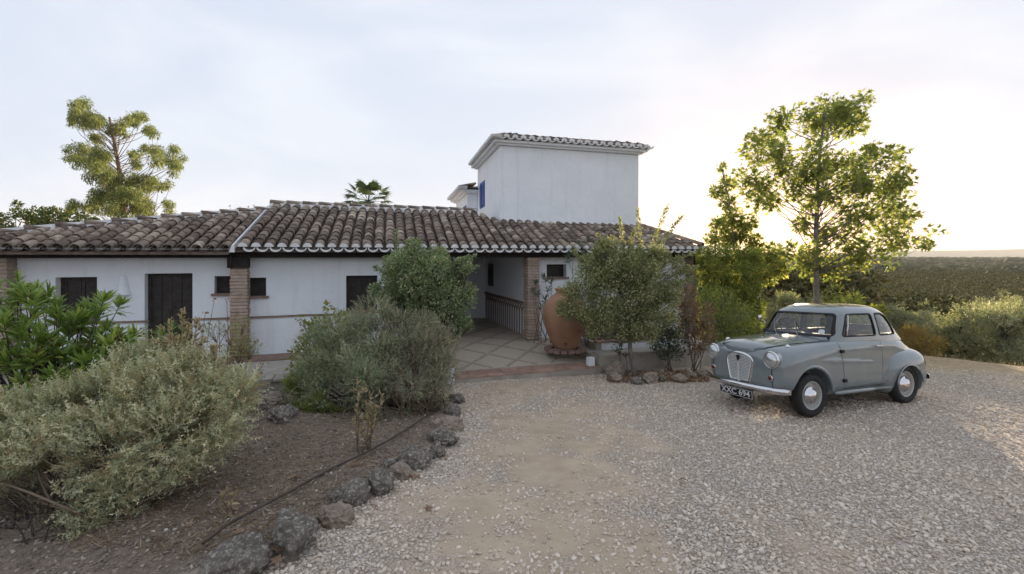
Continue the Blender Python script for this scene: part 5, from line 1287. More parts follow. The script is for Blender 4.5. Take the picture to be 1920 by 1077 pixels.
# shrubs along the right retaining wall
for nm, lb, x0, y0, bl_, T_, n, sz, mt in (
    ('rose_bush', 'dark leafy rose bush against the grey retaining wall', 1257, 697, [(1240, 625, 22), (1262, 610, 24), (1272, 640, 22), (1245, 655, 20), (1228, 640, 16), (1265, 665, 14), (1250, 600, 14)], T_oval(.6), 1500, (.04, .075), 'rose'),
    ('dry_shrub', 'shrub with withered brown leaves beside the car headlight', 1306, 697, [(1300, 610, 26), (1318, 590, 24), (1312, 640, 22), (1290, 580, 24), (1325, 625, 20), (1305, 660, 14), (1285, 555, 20)], T_oval(.55), 1700, (.04, .085), 'brown'),
    ('green_shrub', 'loose green shrub between the small tree and the clipped hedge', 1330, 690, [(1345, 600, 30), (1370, 590, 34), (1330, 560, 26), (1390, 620, 26), (1400, 590, 24), (1355, 560, 24), (1380, 640, 20), (1340, 640, 22)], T_oval(.5), 3600, (.03, .06), 'hedge'),
    ('seedling_bush', 'thin seedling with few dark leaves left of the small tree trunk', 1165, 703, [(1158, 652, 9), (1166, 640, 8), (1172, 660, 7)], T_oval(.6), 60, (.04, .07), 'rose')):
    Yb = ground_at(x0, y0).y; Yb = Yb if nm != 'green_shrub' else 10.8
    b0 = at(x0, y0, Yb); b0.z = float(zg(b0.x, b0.y)) if nm != 'green_shrub' else ZT
    shrub(nm, lb, b0, [bpx(x, y, r, Yb, random.uniform(-.1, .1)) for x, y, r in bl_], T_, n, sz, LM[mt], shell=.2, sr=.012, bark='grey')
# ---------------------------------------------------------------- oleanders: rosettes of long leaves on bare stems
def oleander(name, label, base, heads, mat, L=.13, per=26, seeds=True, bark='grey', nobj=0, w=.17, cat='shrub', sr=.012):
    root = empty(name, base, label, cat); b = Vector(base); paths = []; pos = []; ax = []; sz = []; sp = []; sd = []
    for h_, r in heads:
        h_ = Vector(h_); st_ = b+Vector((random.uniform(-.25, .25), random.uniform(-.2, .2), 0)); p = curve(st_, h_, .06, 6); paths.append((p, taper(sr, sr*.4, 6)))
        d = (p[-1]-p[-3]).normalized(); n = int(per*(.8+.4*random.random()))
        for k in range(n):
            t_ = random.random()**1.4; q = h_-d*t_*r*1.3; w_ = k*2.4+random.random(); o1 = d.orthogonal().normalized(); o2 = d.cross(o1); rad = o1*math.cos(w_)+o2*math.sin(w_); e = .9-.75*t_+.25*random.random()
            pos.append(q); ax.append(rad*(1.05-.5*e)+d*e); sz.append(L*(.75+.5*random.random())*(1-.25*(1-t_)*.5))
        if seeds and random.random() < .6:
            for k in range(int(14*random.random()+5)): sd.append(h_+d*(.03+.05*random.random())+Vector(RNG.normal(size=3))*.028)
    stems('stem', paths, root, BARK[bark], 5)
    pos = np.array([list(p) for p in pos]); ax = np.array([list(p) for p in ax]); sz = np.array(sz)
    order = np.argsort(np.linalg.norm(pos-np.array(cam.location), axis=1)); far = order[nobj:]; nr = order[:nobj]
    if nobj:
        V0, F0 = T_lance(w, .18)
        lib = []
        for k in range(6):
            me = np_mesh('leaf', V0, F0, {'rnd': np.full(len(V0), (k+.5)/6)}, True); me.materials.append(mat); lib.append(me)
        for i in nr:
            y = Vector(ax[i]).normalized(); x = y.cross(UP).normalized() if abs(y.z) < .97 else Vector((1, 0, 0)); z = x.cross(y)
            Mr = Matrix((x, y, z)).transposed().to_4x4() @ Matrix.Rotation(random.uniform(-.6, .6), 4, 'Y'); link('leaf', random.choice(lib), root, None, Matrix.Translation(Vector(pos[i])) @ Mr @ Matrix.Scale(sz[i], 4))
    if len(far): foliage('leaf', [place(T_lance(w, .18), pos[far], ax[far], sz[far], roll=RNG.normal(size=len(far))*.5)], root, mat)
    if sd:
        P_ = np.array([list(p) for p in sd]); foliage('seed_head', [place(T_oval(.9, .3), P_, rdir(len(P_)), .022+.014*RNG.random(len(P_)))], root, LM['redseed'])
    return root
Y0 = 5.7
def hd(x, y, dY=0.): return (at(x, y, Y0+dY), .10)
heads = [hd(*p) for p in ((20, 575, .1), (60, 590, -.2), (110, 585, .2), (40, 620, -.4), (90, 640, -.3), (150, 590, .3), (165, 575, .4), (185, 590, .1), (10, 650, -.4), (60, 670, -.5), (120, 670, -.3), (150, 660, -.1), (190, 640, .0), (215, 630, -.2), (235, 650, -.3), (200, 680, -.4), (160, 700, -.5), (100, 710, -.6), (40, 720, -.7), (240, 690, -.4), (-10, 600, 0), (-30, 640, -.2), (-20, 700, -.5), (130, 620, .1), (75, 565, .2), (30, 545+10, .3), (-40, 560, .1), (210, 665, -.5), (180, 720, -.6), (230, 720, -.5))]
b0 = at(90, 800, 5.4); b0.z = float(zg(b0.x, b0.y))
heads += [(h_+Vector(RNG.normal(size=3))*.13, r_) for h_, r_ in heads]+[(h_+Vector(RNG.normal(size=3))*.17-UP*.1, r_) for h_, r_ in heads]+[(h_+Vector(RNG.normal(size=3))*.2-UP*.15, r_) for h_, r_ in heads]
oleander('oleander_shrub', 'large bright green oleander with dark red seed heads at the left edge', b0, heads, LM['olean'], .185, 34, True, 'dark', 296, w=.2)
Y0 = 6.4
heads = [hd(*p) for p in ((300, 625), (320, 615, .1), (345, 628), (310, 645, -.1), (335, 650, -.1), (290, 650, .1), (355, 650), (325, 670, -.2))]
b0 = at(320, 745, 6.4); b0.z = float(zg(b0.x, b0.y))
oleander('oleander_shrub', 'low yellow-green rosette shrub in front of the dark door', b0, heads, LM['olean'], .15, 30, False, 'dark')
for x, pts_, lab, Yq in ((1018, ((1005, 530), (1020, 520), (1030, 540), (1010, 550), (1022, 560), (1035, 525), (1000, 545), (1015, 575), (1028, 570)), 'dark oleander between the brick column and the clay jar', 11.2),
                         (1110, ((1085, 455), (1105, 448), (1120, 460), (1095, 470), (1075, 470), (1130, 475), (1110, 480), (1065, 485), (1140, 455)), 'tall dark oleander under the eave behind the small tree', 10.9),
                         (1290, ((1275, 530), (1290, 520), (1305, 530), (1285, 545), (1300, 550), (1270, 550), (1312, 545)), 'dark oleander at the right-hand end of the house wall', 11.0)):
    Y0 = Yq; heads = [hd(*p) for p in pts_]; b0 = at(x, 650, Yq); b0.z = ZT+.05
    oleander('oleander_shrub', lab, b0, heads, LM['olean_dk'], .15, 24, False, 'grey')
# ---------------------------------------------------------------- silver shrub in the foreground
SPR = T_sprig(16, .15, .05, .45, 3, .014)
def sprig_shrub(name, label, base, blobs, n, size, mats, nst, T=SPR, shell=.55, upb=.35, low=None, sr=.012, bark='dry', spread=.55, clump=2.5):
    root = empty(name, base, label, 'shrub'); b = Vector(base); paths = []
    for c, r in blobs:
        for q in range(nst):
            st_ = b+Vector((random.uniform(-.35, .35), random.uniform(-.25, .25), 0)); st_.z = float(zg(st_.x, st_.y)); e = Vector(c)+Vector(rdir(1)[0]*np.array(r)*.7); paths.append((curve(st_, e, .14, 6), taper(sr*(.5+random.random()), .003, 6)))
    stems('stem', paths, root, BARK[bark], 4)
    for mt, frac in mats:
        pts, d, idx = blob_pts(blobs, int(n*frac), shell, clump)
        if low is not None: pts, d = pts[pts[:, 2] > low(pts)], d[pts[:, 2] > low(pts)]
        ax = unit(d*.9+rdir(len(pts))*spread+np.array([0, 0, upb])); foliage('foliage', [place(T, pts-ax*.03, ax, size[0]+(size[1]-size[0])*RNG.random(len(pts)))], root, LM[mt])
    return root
Y0 = 4.15
bl = [bpx(x, y, r, Y0, dY) for x, y, r, dY in ((60, 810, 80, 0), (150, 790, 85, .1), (240, 770, 95, .1), (320, 760, 95, .2), (395, 780, 75, .1), (0, 830, 80, 0), (120, 860, 80, -.3), (220, 850, 80, -.3), (320, 830, 85, -.2), (400, 830, 60, -.1), (-60, 820, 90, .0), (280, 720, 70, .4), (360, 715, 60, .4), (20, 900, 60, -.4), (420, 870, 35, -.1), (260, 690, 45, .5), (185, 765, 65, .15), (110, 780, 55, .2), (200, 800, 55, -.1))]
bl2 = [bpx(x, y, r, 3.75, dY) for x, y, r, dY in ((200, 970, 42, 0), (230, 940, 35, .1), (170, 1000, 35, -.1), (60, 880, 30, 0))]
b0 = at(200, 1000, 3.9); b0.z = float(zg(b0.x, b0.y))
sprig_shrub('silver_shrub', 'big silvery spiny shrub with dark twiggy underside filling the left foreground', b0, lumps(bl, 3, core=.9)+bl2, 19000, (.09, .21), (('silver', .72), ('rosem', .10), ('straw', .18)), 2, sr=.010, low=lambda p: .52+.16*np.sin(p[:, 0]*5)+.35*sstep(-2.6, -2.2, p[:, 0])*0-1.2*((p[:, 1] < 3.95) & (p[:, 0] > -3.4) & (p[:, 0] < -2.85)))
bl = [bpx(x, y, r, 3.6, dY) for x, y, r, dY in ((0, 960, 60, .1), (80, 985, 60, .1), (150, 1025, 50, 0), (60, 1045, 60, -.1), (-50, 1020, 70, 0), (225, 1045, 38, 0), (-70, 940, 60, .2), (300, 1000, 30, .2))]
b0 = at(70, 1070, 3.6); b0.z = float(zg(b0.x, b0.y))
sprig_shrub('dry_brush', 'dark dry twiggy brush under the silvery shrub at the bottom left corner', b0, bl, 2600, (.07, .16), (('rosem_dry', .7), ('straw', .3)), 12, T_sprig(9, .10, .02, .4, 16, .012), sr=.007, bark='dark', shell=.1, upb=.1)
# grey-green bush in the middle of the bed
Y0 = 7.0
bl = [bpx(x, y, r, Y0, dY) for x, y, r, dY in ((600, 690, 55, 0), (650, 660, 60, .1), (700, 650, 60, .2), (760, 650, 58, .1), (810, 650, 48, .1), (830, 690, 38, -.1), (570, 720, 38, -.1), (620, 740, 45, -.3), (690, 720, 60, -.3), (760, 710, 60, -.3), (810, 720, 38, -.3), (590, 765, 25, -.3), (720, 760, 35, -.5), (790, 620, 35, .3), (720, 615, 35, .3))]
b0 = at(700, 790, 6.75); b0.z = float(zg(b0.x, b0.y))
sprig_shrub('rosemary_bush', 'wide grey-green bush with brownish right half in the middle of the bed', b0, lumps(bl[:3]+bl[6:9]+bl[11:12]+[bpx(715, 640, 40, Y0)], 4), 9500, (.09, .19), (('rosem', .8), ('box', .2)), 2, T_sprig(18, .14, .035, .5, 5, .01), bark='dark')
sprig_shrub('dry_rosemary_bush', 'brown-grey twiggy right half of the bush beside the driveway edge', at(790, 785, 6.75)-UP*0, lumps(bl[2:6]+bl[8:11]+bl[12:]+[bpx(715, 640, 40, Y0)], 4), 10500, (.09, .19), (('rosem_dry', .62), ('rosem', .38)), 2, T_sprig(18, .14, .03, .5, 6, .01), bark='dry')
bl = [bpx(x, y, r, 6.75, dY) for x, y, r, dY in ((575, 770, 22, 0), (600, 760, 25, -.1), (625, 775, 22, -.1), (555, 720, 18, .2))]
b0 = at(595, 790, 6.7); b0.z = float(zg(b0.x, b0.y))
sprig_shrub('green_herb', 'low fresh green herb at the foot of the grey-green bush', b0, bl, 2200, (.07, .13), (('hedge', 1.),), 4, T_sprig(16, .2, .06, .5, 8, .01), bark='dark')
# yellow-green climber behind it
Y0 = 8.1
bl = [bpx(x, y, r, Y0) for x, y, r in ((600, 640, 28), (570, 650, 18), (625, 600, 18), (600, 610, 20), (640, 600, 14), (580, 615, 12), (555, 665, 14), (615, 575, 8), (565, 600, 8), (580, 680, 22), (550, 690, 12), (640, 640, 22))]
b0 = at(595, 720, Y0); b0.z = ZT
shrub('yellow_shrub', 'thin yellow-green leafy shrub against the white wall below the window', b0, bl, T_oval(.75), 900, (.05, .085), LM['vine'], shell=.15, sr=.008, bark='dry')
b0 = at(455, 690, 7.6); b0.z = ZT
shrub('wall_shrub', 'wispy green broom shrub at the foot of the left brick column', b0, [bpx(x, y, r, 7.6) for x, y, r in ((450, 640, 26), (440, 665, 26), (470, 660, 20), (425, 620, 16), (455, 610, 14), (480, 705, 14), (395, 620, 18))], T_lance(.12), 900, (.05, .10), LM['hedge'], shell=.1, sr=.006, bark='dry', upb=1.2)
# ---------------------------------------------------------------- dry stalks
def stalks(name, label, base, tips, mat, cat='dry plant', knots=True, leafy=0):
    root = empty(name, base, label, cat); b = Vector(base); paths = []; kn = []; lf = []; la = []
    for tpt in tips:
        tpt = Vector(tpt); p = curve(b+Vector((random.uniform(-.08, .08), random.uniform(-.08, .08), 0)), tpt, .10, 7); paths.append((p, taper(.008, .003, 7)))
        for q in p[3:]:
            kn += [q+Vector(RNG.normal(size=3))*.012 for _ in range(5)]
        for k in range(leafy):
            t_ = random.uniform(.35, 1.)*5.9; i = int(t_); lf.append(p[i].lerp(p[i+1], t_-i)); la.append(Vector(RNG.normal(size=3))*.6+UP*.8)
    stems('stem', paths, root, BARK['dry'], 4)
    if knots: foliage('seed_head', [place(T_oval(.9, .3), np.array([list(v) for v in kn]), rdir(len(kn)), .018+.016*RNG.random(len(kn)))], root, mat)
    if leafy: foliage('leaf', [place(T_oval(.34, .2), np.array([list(v) for v in lf]), np.array([list(v) for v in la]), .05+.04*RNG.random(len(lf)))], root, LM['straw'])
    return root
Y0 = 5.6
b0 = at(395, 800, Y0); b0.z = float(zg(b0.x, b0.y))
stalks('dry_stalks', 'bundle of tall dry stalks with seed knots in front of the left column', b0, [at(x, y, Y0+random.uniform(-.2, .2)) for x, y in ((402, 560), (425, 565), (445, 590), (460, 610), (465, 640), (480, 640), (495, 680), (410, 600), (435, 630), (385, 585), (375, 610), (490, 700), (365, 630), (350, 600))], LM['brown'])
b0 = at(345, 790, 4.9); b0.z = float(zg(b0.x, b0.y))
stalks('dry_sage', 'straw-coloured withered sage rising out of the silvery shrub', b0, [at(x, y-40, 4.75+random.uniform(-.3, .2)) for x, y in ((300, 650), (320, 640), (340, 620), (355, 650), (370, 640), (330, 670), (385, 670), (350, 690), (400, 690), (290, 680), (415, 715), (310, 700), (375, 710), (430, 730))], LM['straw'], leafy=95)
b0 = ground_at(681, 852)
stalks('dry_plant', 'single pale withered plant standing alone on the bare soil of the bed', b0, [at(x, y, b0.y+random.uniform(-.06, .06)) for x, y in ((668, 705), (680, 712), (690, 725), (716, 738), (703, 745), (660, 790), (700, 770), (675, 740))], LM['straw'], leafy=16, knots=False)
b0 = ground_at(425, 965)
stalks('dry_plant', 'small yellowing weed in the dry litter near the big edging rocks', b0, [at(x, y, b0.y) for x, y in ((412, 930), (440, 925), (428, 915))], LM['straw'], leafy=5, knots=False)
for px_, lab in ((70, 'thin dry stalk with open pods at the left edge of the silvery shrub'), (145, 'dry pods standing above the silvery shrub below the oleander')):
    b0 = at(px_, 860, 4.6); b0.z = float(zg(b0.x, b0.y)); stalks('dry_stalks', lab, b0, [at(px_+dx, y, 4.6) for dx, y in ((-5, 705), (5, 715), (0, 740))], LM['straw'], leafy=6)
# ---------------------------------------------------------------- creeper and red berries behind the left roof
Y0 = 14.2
bl = [bpx(x, y, r, Y0, RNG.normal()*.3) for x, y, r in ((10, 420, 22), (40, 415, 22), (70, 410, 22), (100, 408, 20), (130, 412, 18), (155, 415, 15), (60, 430, 22), (90, 428, 20), (20, 440, 20), (175, 420, 12), (-30, 415, 26), (30, 385, 8), (120, 430, 16), (62, 445, 14), (-15, 440, 20))]
b0 = at(60, 520, Y0); b0.z = 0
shrub('climbing_plant', 'dark leafy climber spilling over the ridge of the left roof', b0, bl, T_oval(.65), 5200, (.07, .13), LM['creeper'], shell=.15, sr=.02, clump=2., cat='climber')
Y0 = 13.0
b0 = at(455, 470, Y0); b0.z = 0
stalks('berry_bush', 'red-berried twigs poking above the ridge of the left roof', b0, [at(x, y, Y0) for x, y in ((432, 386), (442, 392), (450, 388), (458, 394), (466, 388), (475, 386), (480, 392), (440, 396))], LM['redseed'], 'shrub')
# ---------------------------------------------------------------- olive trees and scrub beyond the car
def olive(label, px, py_base, Y, blobs_px, n, name='olive_tree', mat='olive', T=None, size=(.06, .12), bark='dark', cat='tree'):
    X = Y*(px-960)/F; z = float(zg(X, Y)); b0 = Vector((X, Y, z-.05)); bl_ = lumps([bpx(x, 600+(y-600)*.72+18, r*.85, Y, random.uniform(-.5, .5)) for x, y, r in blobs_px], 5, core=.6)
    mz = min(c.z for c, r in bl_); tp = [b0, b0.lerp(Vector((X+.15, Y, mz)), .5), Vector((X+.1, Y, mz+.3)), Vector((X-.1, Y, mz+.5*(max(c.z for c, r in bl_)-mz)))]
    return broadleaf(name, label, cat, b0, tp, .12, bl_, .014, T or T_sprig(9, .30, .09, .5, 11, .012), n, (.12, .25), LM[mat], BARK[bark], shell=.25, twigs=60)
olive('bushy grey-green olive tree directly behind the rear of the car', 1700, 640, 16, [(1680, 585, 42), (1650, 570, 34), (1715, 595, 42), (1745, 610, 36), (1690, 620, 40), (1660, 610, 34), (1640, 590, 24), (1735, 570, 22), (1690, 555, 18)], 2300)
olive('olive tree with leaning dark trunk right of the rusty bush', 1805, 668, 15.5, [(1790, 600, 40), (1830, 595, 42), (1770, 620, 32), (1810, 635, 36), (1850, 625, 34), (1835, 560, 28), (1800, 565, 22)], 2100)
olive('olive tree with several thin trunks at the right edge', 1885, 690, 14.2, [(1880, 600, 48), (1910, 580, 46), (1860, 630, 36), (1900, 640, 44), (1935, 620, 50), (1880, 570, 28), (1925, 560, 34), (1870, 655, 22)], 2600)
olive('pale green olive tree lower on the slope between the two nearest', 1760, 640, 24, [(1740, 560, 30), (1770, 565, 34), (1800, 560, 30), (1760, 590, 30), (1725, 575, 20)], 1300)
olive('pale green olive tree lower on the slope at the right', 1860, 640, 26, [(1840, 550, 30), (1870, 545, 34), (1900, 550, 30), (1860, 575, 30)], 1300)
olive('yellow-green broom behind the plane tree trunk', 1560, 640, 17, [(1545, 545, 28), (1580, 540, 32), (1610, 550, 28), (1560, 570, 28), (1600, 575, 28), (1630, 560, 20)], 1800, 'broom_shrub', 'hedge', T_sprig(14, .25, .03, .8, 12, .012), cat='shrub')
olive('grey-green shrub between the hedge and the plane tree trunk', 1470, 640, 16, [(1455, 545, 28), (1490, 550, 32), (1515, 545, 24), (1470, 575, 30), (1505, 580, 26), (1440, 575, 22)], 1900, 'olive_tree', 'olive', cat='tree')
olive('bright leafy shrub just above the roof of the car', 1635, 640, 15, [(1640, 560, 14), (1650, 550, 10), (1600, 572, 14), (1570, 575, 12)], 260, 'young_shrub', 'vine', T_oval(.5), cat='shrub')
b0 = ground_at(1722, 668); b0 = Vector((12.2*(1722-960)/F, 12.2, 0)); b0.z = float(zg(b0.x, b0.y))
sprig_shrub('rusty_bush', 'rounded rusty-orange bush on the bank behind the rear bumper', b0, [bpx(x, y, r, 12.2) for x, y, r in ((1722, 640, 26), (1745, 648, 20), (1705, 635, 18), (1730, 655, 18))], 1500, (.10, .2), (('gorse', 1.),), 6, T_sprig(16, .16, .03, .6, 14, .01))
# dry grass on the bank
gp = np.stack([8.5+6*RNG.random(2600), 9.0+5*RNG.random(2600)], 1); dcr = .74*(gp[:, 0]-9.9)+.67*(gp[:, 1]-11.6); gp = gp[(dcr > -1.1+1.2*(RNG.random(2600)-.5)) & (dcr < 2.5)]
zz_ = zg(gp[:, 0], gp[:, 1]); foliage('dry_grass', [place(T_lance(.05, .4), np.column_stack([gp, zz_]), rdir(len(gp))*.8+np.array([0, 0, .7]), .05+.10*RNG.random(len(gp)))], None, LM['straw']); props(bpy.data.objects['dry_grass'], 'dry straw grass on the bank at the edge of the gravel', 'grass', None, 'stuff')
# ---------------------------------------------------------------- oak wood in the valley
def oak_mesh(seed, n, lsz):
    r0 = RNG; bl_ = [((random.uniform(-.28, .28), random.uniform(-.28, .28), .52+.16*random.random()), (.26, .26, .20)) for _ in range(9)]
    pts, d, _ = blob_pts(lumps(bl_, 5, (.25, .45), .8), n, .5); V, Fc, rn = place(T_tri(.8), pts, unit(d+rdir(len(pts))*.7), lsz*(.6+.8*RNG.random(len(pts))))
    return np_mesh('crown', V, Fc, {'rnd': rn})
OAK = [oak_mesh(k, 8000, .034) for k in range(4)]
for me in OAK: me.materials.append(LM['oak'])
tk = MB(); tk.tube([(0, 0, -.1), (.02, .01, .2), (.0, .0, .55)], [.05, .04, .02], 6); 
for w in range(5): tk.tube([(.01, 0, .25), (.2*math.cos(w*1.3), .2*math.sin(w*1.3), .55)], [.02, .008], 5)
TRK = tk.mesh('trunk'); TRK.materials.append(BARK['dark'])
def rgood(lo, hi, n, a0=12, a1=62, power=2.0):
    r = (lo**power+(hi**power-lo**power)*RNG.random(n))**(1/power); a = R(a0)+R(a1-a0)*RNG.random(n); return r*np.sin(a), r*np.cos(a)
cnt = 0; taken = []
ox, oy = rgood(27, 80, 1400, 22, 52)
for X, Y in zip(ox, oy):
    if cnt >= 110: break
    s = 4.2+2.4*random.random()
    if any((X-a)**2+(Y-b)**2 < (2.9+.02*Y)**2 for a, b in taken): continue
    taken.append((X, Y)); cnt += 1
    o = empty('oak_tree', (X, Y, float(zg(X, Y))-.1), 'dark rounded holm oak among many in the wooded valley beyond the olives', 'tree', 'holm oaks in the valley', (0, 0, random.random()*6.28)); o.scale = (s, s, s*(.8+.2*random.random()))
    link('crown', OAK[cnt % 4], o); link('trunk', TRK, o)
# far wood: one mass nobody could count
def dome_mesh():
    bm = bmesh.new(); bmesh.ops.create_icosphere(bm, subdivisions=2, radius=1)
    for v in bm.verts: v.co *= 1+.35*(mnoise.noise(v.co*2.1+Vector((random.random()*9, 0, 0)))); v.co.z = max(v.co.z, -.25)
    V = np.array([v.co[:] for v in bm.verts]); Fc = np.array([[v.index for v in f.verts] for f in bm.faces]); bm.free(); return V, Fc
DOM = [dome_mesh() for _ in range(5)]
Vs = []; Fs = []; rn = []; b = 0
def add_wood(X, Y, rad):
    global b
    for x, y, r_ in zip(X, Y, rad):
        V0, F0 = DOM[random.randrange(5)]; a = random.random()*6.28; c, s = math.cos(a), math.sin(a); h_ = .55+.25*random.random()
        V = np.stack([(V0[:, 0]*c-V0[:, 1]*s)*r_+x, (V0[:, 0]*s+V0[:, 1]*c)*r_+y, V0[:, 2]*r_*h_], 1); V[:, 2] += float(zg(x, y))+1.6+.3*r_
        Vs.append(V); Fs.append(F0+b); b += len(V0); rn.append(np.full(len(V0), random.random()))
for lo, hi, n, r0, r1 in ((400, 1200, 4200, 3, 5.5), (1200, 4200, 3600, 6, 13)):
    X, Y = rgood(lo, hi, n, 8, 66, 1.6); add_wood(X, Y, r0+(r1-r0)*RNG.random(n))
m, t, b_, out = newmat('far_oak_wood'); g = N(t, 'ShaderNodeNewGeometry').outputs['Position']; a_ = N(t, 'ShaderNodeAttribute', attribute_name='rnd').outputs['Fac']
c1 = ramp(t, a_, [(0, (.055, .062, .030)), (.7, (.095, .098, .048)), (1, (.14, .128, .066))]); c2 = ramp(t, tex_noise(t, .9, 6, .7, g), [(.35, (.45, .45, .45)), (.65, (1.3, 1.3, 1.3))]); t.links.new(mixc(t, 1., c1, c2, 'MULTIPLY'), b_.inputs['Base Color']); b_.inputs['Roughness'].default_value = .95; b_.inputs['Specular IOR Level'].default_value = .1
bump(t, b_, tex_noise(t, .8, 7, .75, g), 1.0, 1.2)
me = np_mesh('woodland', np.concatenate(Vs), np.concatenate(Fs), {'rnd': np.concatenate(rn)}, True); props(link('woodland', me, None, m), 'far-off oak wood covering the plain to the horizon', 'wood', None, 'stuff')
# middle distance between the individual oaks and the far mass
X1, Y1 = rgood(75, 170, 420, 12, 60, 1.5); X2, Y2 = rgood(165, 430, 1500, 12, 62, 1.7); X, Y = np.concatenate([X1, X2]), np.concatenate([Y1, Y2])
sets = []; bl_ = [(Vector((x, y, float(zg(x, y))+1.0+.42*r_+random.random())), (r_, r_, r_*.62)) for x, y, r_ in zip(X, Y, 1.7+3.0*RNG.random(len(X))**1.5)]
pts, d, _ = blob_pts(bl_, 170000, .6); foliage('oak_wood', [place(T_tri(.85), pts, unit(d+rdir(len(pts))*.7), (.22+.0016*pts[:, 1])*(.6+.8*RNG.random(len(pts))))], None, LM['oak']); props(bpy.data.objects['oak_wood'], 'belt of holm oaks in the middle distance behind the nearest oaks', 'wood', None, 'stuff')
# hills on the horizon
hx = np.linspace(-4000, 13000, 400); hy0 = 7000
hpr = 30+78*np.exp(-((hx-8000)/1900)**2)+20*np.exp(-((hx-5900)/600)**2)+4*vnoise(hx, hx*0, .0011, 11)+1.5*vnoise(hx, hx*0, .004, 12)
Vh = []
for k, (dy, f_) in enumerate(((-900, 0), (-500, .45), (-200, .85), (0, 1.), (400, .8), (1200, 0))): Vh.append(np.stack([hx, hy0-.18*hx*0+dy+0*hx, -25+(hpr+27)*f_+(4*vnoise(hx, hx*0+k*900, .004, 13) if 0 < f_ < 1 else 0)], 1))
Vh = np.concatenate(Vh); nh = len(hx); ii = (np.arange(5)[:, None]*nh+np.arange(nh-1)[None]).ravel()
props(link('hills', np_mesh('hills', Vh, np.stack([ii, ii+1, ii+nh+1, ii+nh], 1), None, True), None, pmat('hill_scrub', (.05, .055, .03), (.11, .10, .06), .01, .95, 0)), kind='structure')
# ================================================================ ROCKS, HOSE, LITTER
def rockmat(name, a, b_, lich):
    m, t, b, out = newmat(name); g = N(t, 'ShaderNodeNewGeometry').outputs['Position']
    c = ramp(t, tex_noise(t, 9, 8, .7, g), [(.3, a), (.7, b_)]); l_ = ramp(t, tex_noise(t, 30, 8, .8, g), [(.50, (0, 0, 0)), (.62, (.9, .9, .9))]); c = mixc(t, l_, c, lich)
    sp = ramp(t, tex_noise(t, 120, 5, .75, g), [(.58, (0, 0, 0)), (.68, (.8, .8, .8))]); c = mixc(t, sp, c, (.40, .385, .35))
    t.links.new(c, b.inputs['Base Color']); b.inputs['Roughness'].default_value = .95; b.inputs['Specular IOR Level'].default_value = .15; bump(t, b, tex_noise(t, 34, 8, .75, g), .9, .02); return m
M['rock'] = rockmat('lichened_limestone', (.092, .080, .068), (.215, .19, .16), (.47, .44, .385)); M['rock_tan'] = rockmat('tan_limestone', (.20, .15, .115), (.36, .29, .23), (.40, .36, .31))
def rock(c, r, label, mat, group, seed):
    bm = bmesh.new(); bmesh.ops.create_icosphere(bm, subdivisions=5, radius=1); o = Vector((seed*3.1, seed*1.7, seed*.9))
    for v in bm.verts:
        p = v.co.copy(); q = p.normalized(); f = 1+.36*mnoise.noise(q*1.1+o)-.30*abs(mnoise.noise(q*1.9+o))+.16*mnoise.noise(q*3.2+o)-.14*abs(mnoise.noise(q*5.0+o))+.05*mnoise.noise(q*11+o)+.03*mnoise.noise(q*24+o)
        f = max(.4, f)
        v.co = Vector((q.x*f*r[0], q.y*f*r[1], q.z*f*r[2]))
    me = bpy.data.meshes.new('edging_rock'); bm.to_mesh(me); bm.free()
    for p in me.polygons: p.use_smooth = True
    ob = link('edging_rock', me, None, mat); ob.location = c; ob.rotation_euler = (0, 0, random.random()*6.28*0+seed); return props(ob, label, 'rock', group)
GR1 = 'rocks edging the planting bed'
RL = [(421, 1062, 66, 42, 'broad flat lichened rock at the bottom edge of the picture'), (536, 1005, 56, 46, 'largest dark lichened edging rock, second from the bottom'), (622, 968, 32, 26, 'brownish edging rock just beyond the largest one'), (651, 930, 36, 28, 'dark rock with white lichen cap, fourth from the bottom of the edging'), (711, 904, 29, 30, 'round pale-lichened rock halfway along the bed edge'), (750, 885, 22, 20, 'small brown rock leaning behind the round pale rock'), (776, 860, 32, 25, 'grey edging rock level with the lone withered plant'), (818, 845, 19, 16, 'small pale edging rock at the outer bend of the bed'), (829, 822, 28, 18, 'dark cracked edging rock above the outer bend'), (838, 796, 28, 18, 'pale lichened rock at the upper bend of the bed edge'), (848, 772, 20, 15, 'dark edging rock below the brown bush'), (855, 748, 16, 12, 'last small edging rock before the threshold'), (728, 872, 18, 14, 'low dark stone between the round pale rock and the grey one')]
for i, (x, y, w, h, lab) in enumerate(RL):
    p = ground_at(x, y+h*.75); k = p.y/F; rock((p.x, p.y+w*k*.5, p.z+h*k*.38), (w*k*1.06, w*k*.85, h*k*1.02), lab, M['rock_tan' if i in (2, 5, 9) else 'rock'], GR1, i+1)
RL2 = [(524, 780, 34, 24, 'big dark rock below the left retaining wall', 'rock'), (512, 752, 26, 18, 'brown rock resting against the left retaining wall', 'rock_tan'), (478, 765, 24, 20, 'dark rock half hidden by the silvery shrub', 'rock'), (455, 750, 18, 14, 'small dark rock at the foot of the left retaining wall', 'rock'), (545, 765, 16, 12, 'small stone under the grey-green bush', 'rock')]
for i, (x, y, w, h, lab, mt) in enumerate(RL2):
    p = ground_at(x, y+h*.75); k = p.y/F; rock((p.x, p.y+w*k*.4, p.z+h*k*.5), (w*k, w*k*.75, h*k), lab, M[mt], 'rocks below the left terrace', 30+i)
